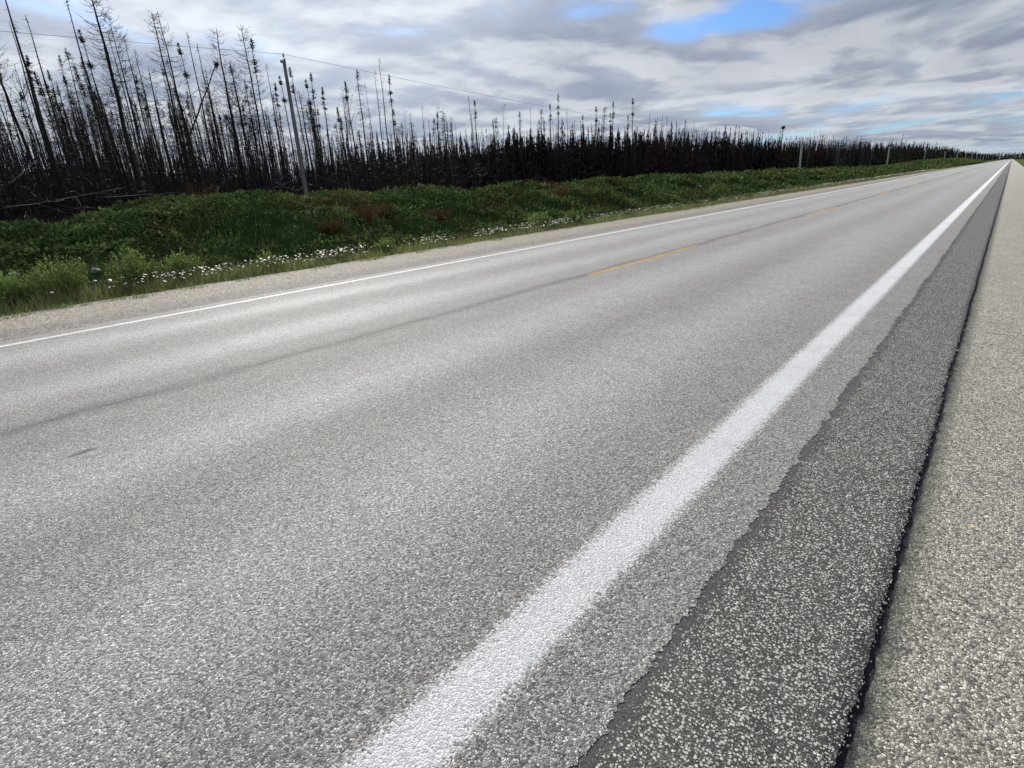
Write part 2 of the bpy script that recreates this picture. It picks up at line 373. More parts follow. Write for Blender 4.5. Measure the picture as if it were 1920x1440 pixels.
def mat_crown_far():
    m, T = new_mat('distant burnt crowns')
    P = wpos(T)
    r = T.n('ShaderNodeNewGeometry').outputs['Random Per Island']
    a = T.noise(T.vm('MULTIPLY', P, (1, 0.35, 0.25)), 0.30, 3)
    y = T.n('ShaderNodeSeparateXYZ', {0: P}).outputs[1]
    black = T.mix(r, (0.006, 0.008, 0.009, 1), (0.022, 0.022, 0.020, 1))
    brown = T.mix(r, (0.022, 0.012, 0.009, 1), (0.075, 0.040, 0.024, 1))
    green = T.mix(r, (0.012, 0.022, 0.012, 1), (0.055, 0.075, 0.034, 1))
    col = T.mix(T.rng(a, 0.44, 0.60), black, brown)
    g = T.m('MULTIPLY', T.rng(T.noise(P, 0.05, 3), 0.42, 0.58), T.rng(y, 60, 260))
    col = T.mix(g, col, green)
    finish(T, col, 0.85, None, 0.15)
    return m
M_farcrown = mat_crown_far()

# ------------------------------------------------------------------ mesh helpers
def mesh_from(name, V, F, mats, smooth=False, attrs=None, midx=None):
    """V (n,3); F list of arrays, each (m,k)"""
    me = bpy.data.meshes.new(name)
    V = np.asarray(V, dtype=np.float32)
    Fs = [np.asarray(f, dtype=np.int32) for f in F if len(f)]
    me.vertices.add(len(V)); me.vertices.foreach_set('co', V.ravel())
    tot = sum(f.size for f in Fs); cnt = sum(len(f) for f in Fs)
    me.loops.add(tot); me.loops.foreach_set('vertex_index', np.concatenate([f.ravel() for f in Fs]))
    me.polygons.add(cnt)
    ls = np.concatenate([np.full(len(f), f.shape[1], dtype=np.int32) for f in Fs])
    st = np.zeros(cnt, dtype=np.int32); st[1:] = np.cumsum(ls)[:-1]
    me.polygons.foreach_set('loop_start', st); me.polygons.foreach_set('loop_total', ls)
    me.polygons.foreach_set('use_smooth', np.full(cnt, bool(smooth)))
    if midx is not None: me.polygons.foreach_set('material_index', np.asarray(midx, dtype=np.int32))
    for mm in (mats if isinstance(mats, (list, tuple)) else [mats]): me.materials.append(mm)
    if attrs:
        for k, v in attrs.items():
            a = me.attributes.new(k, 'FLOAT', 'POINT'); a.data.foreach_set('value', np.asarray(v, dtype=np.float32))
    me.update(calc_edges=True)
    me.validate()
    return me
def link(name, me, parent=None, loc=None, **props):
    o = bpy.data.objects.new(name, me); scene.collection.objects.link(o)
    if parent is not None: o.parent = parent
    if loc is not None: o.location = loc
    for k, v in props.items():
        if v is not None: o[k] = v
    return o
class Geo:
    def __init__(s): s.V = []; s.F = {}; s.n = 0
    def add(s, V, *Fs):
        for f in Fs:
            f = np.asarray(f)
            if len(f): s.F.setdefault(f.shape[1], []).append(f + s.n)
        s.V.append(np.asarray(V, dtype=np.float32)); s.n += len(V)
    def arrays(s):
        return np.concatenate(s.V), [np.concatenate(v) for v in s.F.values()]
    def mesh(s, name, mat, smooth=False):
        V, F = s.arrays(); return mesh_from(name, V, F, mat, smooth)
def tubes(P, Rad, sides=3, cap=False):
    """P (N,K,3) centre lines, Rad (N,K) -> verts, quads"""
    P = np.asarray(P, float); N, K, _ = P.shape
    d = P[:, -1] - P[:, 0]; d /= np.linalg.norm(d, axis=1, keepdims=True) + 1e-9
    ref = np.where(np.abs(d[:, 2:3]) > 0.8, np.array([[1.0, 0, 0]]), np.array([[0, 0, 1.0]]))
    a = np.cross(d, ref); a /= np.linalg.norm(a, axis=1, keepdims=True) + 1e-9
    b = np.cross(d, a)
    t = np.arange(sides) * 2 * np.pi / sides
    ring = a[:, None, :] * np.cos(t)[None, :, None] + b[:, None, :] * np.sin(t)[None, :, None]
    V = P[:, :, None, :] + ring[:, None, :, :] * np.asarray(Rad)[:, :, None, None]
    V = V.reshape(-1, 3)
    i = np.arange(N)[:, None, None] * K * sides; k = np.arange(K - 1)[None, :, None] * sides; s = np.arange(sides)[None, None, :]
    s2 = (s + 1) % sides
    F = np.stack([i + k + s, i + k + s2, i + k + sides + s2, i + k + sides + s], -1).reshape(-1, 4)
    return V, F

# value noise
_perm = np.random.default_rng(3).random((256, 256))
def vnoise(x, y):
    x = np.asarray(x, float); y = np.asarray(y, float)
    xi = np.floor(x).astype(int); yi = np.floor(y).astype(int)
    fx = x - xi; fy = y - yi; fx = fx * fx * (3 - 2 * fx); fy = fy * fy * (3 - 2 * fy)
    g = lambda a, b: _perm[a % 256, b % 256]
    return (g(xi, yi) * (1 - fx) + g(xi + 1, yi) * fx) * (1 - fy) + (g(xi, yi + 1) * (1 - fx) + g(xi + 1, yi + 1) * fx) * fy
def fbm(x, y, o=4):
    s = 0; a = 0.5; t = 0
    for i in range(o):
        s = s + a * vnoise(x + 17.3 * i, y - 9.1 * i); t += a; x = x * 2.03; y = y * 2.03; a *= 0.55
    return s / t - 0.5

# ------------------------------------------------------------------ terrain
GE = -10.75     # where gravel ends and grass begins, far side
cy = np.array([-60, 0, 2.5, 4.5, 7, 11.5, 17, 30, 50, 78, 110, 142, 165, 208, 275, 345, 460, 700, 1500, 4000.0])
cz = np.array([0.32, 0.38, 0.52, 0.80, 1.10, 1.12, 1.08, 1.0, 1.04, 1.0, 0.70, 0.42, 0.60, 1.10, 1.20, 0.95, 1.1, 0.6, 0.8, 1.0])
def crest(y): return np.interp(y, cy, cz)
def zt(x, y):
    x = np.asarray(x, float); y = np.asarray(y, float)
    c = crest(y) + 0.14 * fbm(y * 0.22, x * 0.05 + 4, 3)
    wob = 1.6 * fbm(y * 0.12, y * 0 + 2, 3)
    xx = x + wob * np.clip((-12 - x) / 3, 0, 1)
    px = [-400, -60, -30, -24.0, -21.5, -19.6, -18.0, -16.3, -14.8, -13.4, -12.2, -11.2, GE]
    # weights of crest height along the cross-section, and fixed offsets
    wgt = np.interp(xx, px, [1, 1, 1.0, 0.93, 0.99, 1.0, 0.88, 0.52, 0.20, 0.0, 0, 0, 0])
    off = np.interp(xx, px, [0.4, 0.35, 0.25, 0.05, 0, 0, 0, -0.04, -0.16, -0.30, -0.20, -0.09, -0.03])
    z = wgt * c + off
    rough = np.clip((-13.0 - x) / 2.5, 0, 1)
    z = z + rough * (0.42 * fbm(x * 0.5, y * 0.5, 4) + 0.12 * fbm(x * 2.3, y * 2.3, 2))
    # right-hand side of the road
    zr = np.interp(x, [1.6, 1.7, 4.5, 7, 400], [-0.03, -0.05, -0.7, -0.8, -0.4])
    zr = zr + np.clip((x - 2.5) / 3, 0, 1) * 0.2 * fbm(x * 0.3, y * 0.3, 3)
    flat = np.full_like(x, -0.05)
    return np.where(x < GE, z, np.where(x > 1.6, zr, flat))

xs = np.concatenate([np.array([-2500, -1200, -600, -300, -180, -120, -90]), np.arange(-70, -30, 2.0), np.arange(-30, -24, 0.6), np.arange(-24, -10.5, 0.22), np.array([GE, -10.7, -9, -5, 0, 1.55, 1.62, 1.8, 2.2, 3, 4, 5, 7, 10, 16, 30, 60, 120, 300, 800, 2500])])
xs = np.unique(xs)
ys = [-40.0]
while ys[-1] < 5000:
    v = ys[-1]
    ys.append(v + (0.25 if -3 < v < 45 else (2.0 if v < 0 else 0.25 + (v - 45) * 0.02)))
ys = np.array(ys)
GX, GY = np.meshgrid(xs, ys, indexing='xy')
GZ = zt(GX, GY)
ny, nx = GX.shape
idx = np.arange(ny * nx).reshape(ny, nx)
Fg = np.stack([idx[:-1, :-1], idx[:-1, 1:], idx[1:, 1:], idx[1:, :-1]], -1).reshape(-1, 4)
me = mesh_from('ground', np.stack([GX, GY, GZ], -1).reshape(-1, 3), [Fg], M_ground, True)
link('ground', me, kind='structure')

# ------------------------------------------------------------------ road
def ysamples(near, far, step0, grow, y0=-14.0):
    out = [y0]
    while out[-1] < far:
        v = out[-1]
        st = 1.0 if v < -0.5 else (step0 if v < near else step0 + (v - near) * grow)
        out.append(v + st)
    return np.array(out)
def ribbon(name, yv, XL, XR, z, mat, thick=0.0, attrs=None, cols=1, parent=None, st=None, **props):
    """strip between ragged edges XL(y), XR(y), with a small drop at both edges"""
    n = len(yv); V = []
    ts = np.linspace(0, 1, cols + 1)
    G = np.stack([np.stack([XL + (XR - XL) * t, yv, np.full(n, z)], -1) for t in ts], 1)
    lat = np.tile(ts * 2 - 1, (n, 1))
    if st is not None:
        G = np.stack([np.stack([XL, yv, np.full(n, z)], -1)] + [np.stack([np.full(n, c), yv, np.full(n, z)], -1) for c in st] + [np.stack([XR, yv, np.full(n, z)], -1)], 1)
        lat = np.zeros(G.shape[:2])
    if thick:
        a = G[:, :1].copy(); a[:, :, 2] -= thick; b = G[:, -1:].copy(); b[:, :, 2] -= thick
        G = np.concatenate([a, G, b], 1); lat = np.concatenate([lat[:, :1], lat, lat[:, -1:]], 1)
    k = G.shape[1]; idx = np.arange(n * k).reshape(n, k)
    F = np.stack([idx[:-1, :-1], idx[:-1, 1:], idx[1:, 1:], idx[1:, :-1]], -1).reshape(-1, 4)
    at = {'lat': lat.ravel()}
    if attrs:
        for kk, v in attrs.items(): at[kk] = np.repeat(v, k)
    me = mesh_from(name, G.reshape(-1, 3), [F], mat, False, at)
    return link(name, me, parent, **props)

END = 1500.0
yv = ysamples(9, END, 0.012, 0.012)
jag = 0.026 * fbm(yv * 15, yv * 0 + 1, 5) * 2 + 0.020 * fbm(yv * 1.3, yv * 0 + 5, 3) * 2 + 0.008 * (rng.random(len(yv)) - 0.5) * 2
laneR = -0.555 + np.where(yv > 60, 0.3, 1.0) * jag
ribbon('road', yv, np.full(len(yv), -8.55), laneR, -0.0005, M_lane, 0.004, st=(-6.5, -4.5, -2.5, -1.3, -0.7), kind='structure')
ribbon('paved_shoulder', yv, np.full(len(yv), -0.75), -0.074 + 0.012 * fbm(yv * 22, yv * 0 + 8, 5) * 2 + 0.018 * fbm(yv * 1.1, yv * 0 + 3, 2), -0.0025, M_strip, 0.014, cols=2, kind='structure')
ribbon('chipseal_shoulder', yv, -0.050 + 0.012 * fbm(yv * 20, yv * 0 + 14, 5) * 2 + 0.018 * fbm(yv * 1.1, yv * 0 + 3, 2), np.full(len(yv), 1.62), -0.0045, M_gravel, 0.012, cols=4, kind='structure')
yc = ysamples(9, END, 0.2, 0.02)
ribbon('tar_crack', yc, np.full(len(yc), -0.14), np.full(len(yc), 0.02), -0.0125, M_tar, 0.0, kind='structure')
ribbon('gravel_shoulder', yc, GE - 0.05 + 0.10 * fbm(yc * 1.5, yc * 0 + 6, 3) * 2, np.full(len(yc), -8.50), -0.004, M_loose, 0.04, cols=3, kind='structure')

# painted lines, worn at their edges
wc = 1.0 + 0 * yv
ribbon('edge_line', yv, -0.915 - 0.135 + 0.012 * fbm(yv * 30, yv * 0 + 2, 3), -0.915 + 0.125 + 0.012 * fbm(yv * 30, yv * 0 + 21, 3), 0.0, M_white, 0.0, {'cover': wc}, cols=4, kind='structure')
lw = 0.072
ribbon('edge_line', yv, np.full(len(yv), -8.22 - lw), np.full(len(yv), -8.22 + lw), 0.0, M_white, 0.0, {'cover': wc}, cols=2, kind='structure')
P_ = 12.9
for k in range(0, 60):
    y0 = 7.4 + P_ * k
    if y0 > 700: break
    yy = np.linspace(y0, y0 + 4.15, 60)
    r = np.random.default_rng(k + 40)
    wl = -4.72 - 0.055 + 0.012 * (r.random(60) - 0.5); wr = -4.72 + 0.055 + 0.012 * (r.random(60) - 0.5)
    ribbon('centre_line', yy, wl, wr, 0.0, M_yellow, kind='structure')

# loose and embedded chips on the near shoulder: real stones
def chip_mesh(name, n, xr, yr, size, zbase, mat, flat=0.5, prob=None, seed=1):
    # five sided broken stones, size is the radius in metres
    r = np.random.default_rng(seed)
    x = r.uniform(xr[0], xr[1], n * 3)
    # denser near the camera where they can be told apart
    yq = yr[0] + (yr[1] - yr[0]) * r.random(n * 3) ** 1.6
    keep = r.random(n * 3) < (prob(x, yq) if prob else 1.0)
    x = x[keep][:n]; yq = yq[keep][:n]; n = len(x)
    s = size[0] + (size[1] - size[0]) * r.random(n) ** 3.0
    # 8 faced irregular stones: ring of 5 + top
    k = 5
    t = np.arange(k)[None] * 2 * np.pi / k + r.uniform(-0.45, 0.45, (n, k)) + r.uniform(0, 6.3, (n, 1))
    rad = r.uniform(0.55, 1.1, (n, k))
    el = r.uniform(0.35, 0.95, (n, 1)); rot = r.uniform(0, 3.14, (n, 1))
    px = np.cos(t) * rad; py = np.sin(t) * rad * el
    qx = px * np.cos(rot) - py * np.sin(rot); qy = px * np.sin(rot) + py * np.cos(rot)
    base = np.stack([x[:, None] + qx * s[:, None], yq[:, None] + qy * s[:, None], np.full((n, k), zbase - 0.003)], -1)
    hh = s * flat * r.uniform(0.4, 1.1, n)
    tx = r.uniform(0.45, 0.8, (n, 1))
    topz = zbase + hh[:, None] * r.uniform(0.6, 1.15, (n, k))
    top = np.stack([x[:, None] + qx * s[:, None] * tx, yq[:, None] + qy * s[:, None] * tx, topz], -1)
    V = np.concatenate([base, top], 1).reshape(-1, 3)
    b0 = np.arange(n)[:, None] * (2 * k); j = np.arange(k)[None]; j2 = (j + 1) % k
    Q = np.stack([b0 + j, b0 + j2, b0 + k + j2, b0 + k + j], -1).reshape(-1, 4)
    Tp = b0 + k + j
    return mesh_from(name, V, [Q, Tp], mat)
def mat_stone(name, stops):
    m, T = new_mat(name)
    r = T.n('ShaderNodeNewGeometry').outputs['Random Per Island']
    col = T.ramp(r, stops)
    col = T.vm('SCALE', col, scale=T.rng(T.noise(wpos(T), 300, 2), 0.3, 0.7, 0.85, 1.12))
    finish(T, col, 0.6, None, 0.4)
    return m
M_chip = mat_stone('pale stone chips', [(0.0, (0.11, 0.07, 0.055)), (0.08, (0.26, 0.24, 0.22)), (0.4, (0.44, 0.42, 0.37)), (0.75, (0.56, 0.545, 0.50)), (1.0, (0.74, 0.73, 0.70))])
def strip_prob(x, y):
    nz = vnoise(x * 7, y * 7)
    return np.clip((x + 0.57 + 0.05 * (nz - 0.5)) / 0.08, 0.08, 1) * (0.6 + 0.6 * vnoise(x * 16 + 3, y * 16))
link('scattered_chips', chip_mesh('scattered_chips', 26000, (-0.58, -0.078), (0.4, 6.0), (0.0011, 0.0062), -0.0025, M_chip, 0.32, strip_prob, 5), kind='stuff',
     label='pale angular stone chips set in the dark asphalt strip', category='gravel')
M_lchip = mat_stone('grey seal chips', [(0.0, (0.10, 0.10, 0.10)), (0.3, (0.27, 0.265, 0.255)), (0.7, (0.38, 0.37, 0.35)), (1.0, (0.60, 0.58, 0.55))])
def edge_prob(x, y):
    e = np.interp(y, yv, laneR); return np.exp(-((x - e + 0.004) / 0.010) ** 2)
link('seal_edge_chips', chip_mesh('seal_edge_chips', 7000, (-0.66, -0.47), (0.5, 6.0), (0.0018, 0.0042), -0.0025, M_lchip, 0.6, edge_prob, 6), kind='stuff',
     label='crumbled grey chips along the ragged edge of the road seal', category='gravel')
crL = -0.077 + 0.018 * fbm(yv * 1.1, yv * 0 + 3, 2); crR = -0.050 + 0.018 * fbm(yv * 1.1, yv * 0 + 3, 2)
def crack_prob(x, y): return np.exp(-((x - np.interp(y, yv, crL) + 0.006) / 0.013) ** 2)
link('crack_edge_chips', chip_mesh('crack_edge_chips', 3200, (-0.14, -0.03), (0.6, 6.0), (0.0020, 0.0062), -0.004, M_chip, 0.6, crack_prob, 8), kind='stuff',
     label='larger pale stones lodged along the tar crack', category='gravel')
def right_prob(x, y): return np.clip((x - np.interp(y, yv, crR) - 0.0) / 0.05, 0, 1)
link('shoulder_chips', chip_mesh('shoulder_chips', 9000, (-0.06, 0.5), (0.8, 4.0), (0.0016, 0.0042), -0.005, mat_stone('beige chips', [(0.0, (0.10, 0.09, 0.08)), (0.3, (0.32, 0.30, 0.26)), (0.7, (0.46, 0.43, 0.37)), (1.0, (0.74, 0.71, 0.63))]), 0.45, right_prob, 9), kind='stuff',
     label='loose beige chips on the pale shoulder right of the tar crack', category='gravel')

# ------------------------------------------------------------------ tree prototypes
def curve_pts(base, dirh, L, rise, K, droop, jit, r):
    """N curved branches: start points, horizontal directions, length; sag then lift"""
    s = np.linspace(0, 1, K)[None, :, None]
    P = base[:, None, :] + dirh[:, None, :] * L[:, None, None] * s
    zoff = (rise[:, None] * s[..., 0] + droop[:, None] * s[..., 0] ** 2) * L[:, None]
    P[..., 2] += zoff
    P[:, 1:] += r.normal(0, 1, (P.shape[0], K - 1, 3)) * jit * L[:, None, None]
    return P
def make_tree(kind, seed, H=10.0, lite=False):
    r = np.random.default_rng(seed)
    tr = Geo(); cr = Geo()
    K = 12 if not lite else 6
    zz = np.linspace(-0.4, H, K)
    rb = {'larch': 0.115, 'snag': 0.085, 'tuft': 0.078, 'dense': 0.072, 'fork': 0.09, 'cone': 0.085}[kind] * (0.8 if lite else 1)
    wob = np.cumsum(r.normal(0, 0.035, (K, 2)), 0); lean = r.normal(0, 0.012, 2)
    T = np.stack([wob[:, 0] + lean[0] * zz, wob[:, 1] + lean[1] * zz, zz], -1)
    T[0:2, :2] *= 0.3
    rad = rb * (1 - np.clip(zz / H, 0, 1)) ** 0.8 + 0.014
    rad[0] *= 1.35
    V, F = tubes(T[None], rad[None], 7 if not lite else 3); tr.add(V, F)
    def on(z): return np.stack([np.interp(z, zz, T[:, 0]), np.interp(z, zz, T[:, 1]), z], -1)
    def ring(n):
        a = r.uniform(0, 2 * np.pi, n); return np.stack([np.cos(a), np.sin(a), np.zeros(n)], -1)
    q = 0.20 if lite else 1.0
    def branches(n, z0, z1, Lf, rise, droop, r0, K=4, jit=0.05, pw=1.0):
        if lite: r0 = r0 * 1.25
        n = max(3, int(n * q)); K = 3 if lite else K; z = z0 + (z1 - z0) * r.random(n) ** pw
        L = Lf(z) * r.uniform(0.55, 1.15, n)
        P = curve_pts(on(z), ring(n), L, np.full(n, rise) + r.normal(0, 0.12, n), K, np.full(n, droop) + r.normal(0, 0.12, n), jit, r)
        rr = np.linspace(1, 0.35, K)[None] * np.full((n, 1), r0) * (1.35 if lite else 1)
        V, F = tubes(P, rr, 3); cr.add(V, F)
        return P
    def subtwigs(P, per, L, r0):
        if lite: return
        N, K, _ = P.shape
        i = r.integers(0, N, N * per); t = r.uniform(0.35, 1.0, N * per)
        k = np.minimum((t * (K - 1)).astype(int), K - 2); f = (t * (K - 1) - k)[:, None]
        b = P[i, k] * (1 - f) + P[i, k + 1] * f
        d = P[i, -1] - P[i, 0]; d /= np.linalg.norm(d, axis=1, keepdims=True)
        d = d + r.normal(0, 0.7, d.shape); d /= np.linalg.norm(d, axis=1, keepdims=True)
        e = b + d * (L * r.uniform(0.4, 1.2, len(b)))[:, None]
        mid = (b + e) / 2 + np.array([0, 0, -0.03])
        V, F = tubes(np.stack([b, mid, e], 1), np.full((len(b), 3), r0), 3); cr.add(V, F)
    def tuft(z0, z1, w, n, r0=0.011):
        n = int(n * (0.35 if lite else 1)); z = r.uniform(z0, z1, n)
        tt = (z - z0) / (z1 - z0 + 1e-6); L = w * (1 - 0.75 * tt) * r.uniform(0.5, 1.2, n)
        P = curve_pts(on(z), ring(n), L, r.uniform(-0.5, 0.5, n), 3, r.uniform(0, 0.5, n), 0.12, r)
        V, F = tubes(P, np.tile(np.array([1.6, 1.8, 0.7]) * r0, (n, 1)) * (1.3 if lite else 1), 3); cr.add(V, F)
    if kind == 'larch':
        Lf = lambda z: 0.35 + 1.15 * np.clip((H - z) / (H * 0.55), 0, 1) * np.clip((z - H * 0.12) / (H * 0.3), 0.35, 1)
        P = branches(130, H * 0.22, H * 0.985, Lf, -0.42, 0.85, 0.013, 5, 0.035, 0.75)
        subtwigs(P, 2, 0.24, 0.006)
        branches(40, H * 0.05, H * 0.3, lambda z: 0.3 + 0 * z, 0.1, -0.3, 0.010)
    elif kind == 'snag':
        branches(34, H * 0.12, H * 0.98, lambda z: 0.22 + 0.25 * (1 - z / H), 0.1, -0.3, 0.010)
        tuft(H * 0.955, H, 0.09, 12)
        branches(46, H * 0.3, H * 0.98, lambda z: 0.62 - 0.025 * z, -0.6, 0.35, 0.006, 4)
    elif kind == 'tuft':
        branches(60, H * 0.35, H * 0.8, lambda z: 0.55 + 0 * z, -0.35, 0.35, 0.006, 4)
        branches(130, H * 0.10, H * 0.95, lambda z: 0.20 + 0.42 * (1 - z / H), -0.25, -0.25, 0.009, 4)
        tuft(H * 0.93, H * 1.0, 0.20, 75, 0.012)
        for c in range(r.integers(2, 5)):
            zc = H * r.uniform(0.76, 0.93); tuft(zc - 0.14, zc + 0.16, 0.30, 30)
    elif kind == 'dense':
        P = branches(210, H * 0.10, H * 0.98, lambda z: 0.22 + 0.75 * (1 - z / H), -0.3, 0.05, 0.009, 4, 0.05, 0.8)
        subtwigs(P, 2, 0.16, 0.0055)
        tuft(H * 0.93, H, 0.2, 40)
    elif kind == 'fork':
        P = branches(16, H * 0.35, H * 0.85, lambda z: 1.3 - 0.5 * z / H, 1.2, 0.9, 0.02, 6, 0.05)
        subtwigs(P, 9, 0.45, 0.006)
        branches(50, H * 0.5, H * 0.97, lambda z: 0.5 + 0 * z, 0.6, 0.5, 0.007)
    elif kind == 'cone':
        P = branches(170, H * 0.25, H * 0.98, lambda z: 0.15 + 0.95 * (1 - z / H), -0.35, 0.1, 0.010, 4, 0.05)
        subtwigs(P, 4, 0.2, 0.010)
    return tr.arrays(), cr.arrays(), H

KM = {'larch': (M_trunk, M_twig), 'snag': (M_trunk, M_twig), 'tuft': (M_trunk, M_twig), 'dense': (M_trunk, M_twig), 'fork': (M_trunk, M_twig), 'cone': (M_trunk, M_needle)}
NAMES = {'larch': 'burnt_larch', 'snag': 'burnt_snag', 'tuft': 'burnt_spruce', 'dense': 'burnt_spruce', 'fork': 'burnt_birch', 'cone': 'scorched_spruce'}
PROTO = {}
for kind, cnt in (('larch', 4), ('snag', 5), ('tuft', 6), ('dense', 5), ('fork', 2), ('cone', 3)):
    for k in range(cnt):
        (tv, tf), (cv, cf), H = make_tree(kind, 100 * (cnt + k) + len(kind) + k * 7)
        tm = mesh_from('trunk', tv, tf, KM[kind][0], True); cm = mesh_from('crown', cv, cf, KM[kind][1])
        PROTO.setdefault(kind, []).append([tm, cm, H, None])

def place_tree(kind, x, y, h, label, group, lean=None, thick=1.0, v=None):
    pr = PROTO[kind][int(rng.integers(len(PROTO[kind]))) if v is None else v % len(PROTO[kind])]
    z = float(zt(x, y))
    if pr[3] is None:
        t = bpy.data.objects.new(NAMES[kind], None); scene.collection.objects.link(t)
        t.empty_display_size = 0.3
        a = bpy.data.objects.new('trunk', pr[0]); scene.collection.objects.link(a); a.parent = t
        b = bpy.data.objects.new('crown', pr[1]); scene.collection.objects.link(b); b.parent = t
        pr[3] = t
    else:
        s = pr[3]; t = s.copy(); scene.collection.objects.link(t)
        for ch in s.children:
            c = ch.copy(); scene.collection.objects.link(c); c.parent = t
    k = h / pr[2]
    t.location = (x, y, z)
    t.scale = (k ** 0.5, k ** 0.5, k)
    for ch in t.children:
        if ch.name.startswith('trunk'): ch.scale = (0.72 * thick, 0.72 * thick, 1.0)
    le = lean if lean is not None else (float(rng.normal(0, 0.02)), float(rng.normal(0, 0.02)))
    t.rotation_euler = (le[0], le[1], float(rng.uniform(0, 6.28)) if lean is None else 0.0)
    t['label'] = label; t['category'] = 'tree'
    if group: t['group'] = group
    elif 'group' in t: del t['group']
    return t

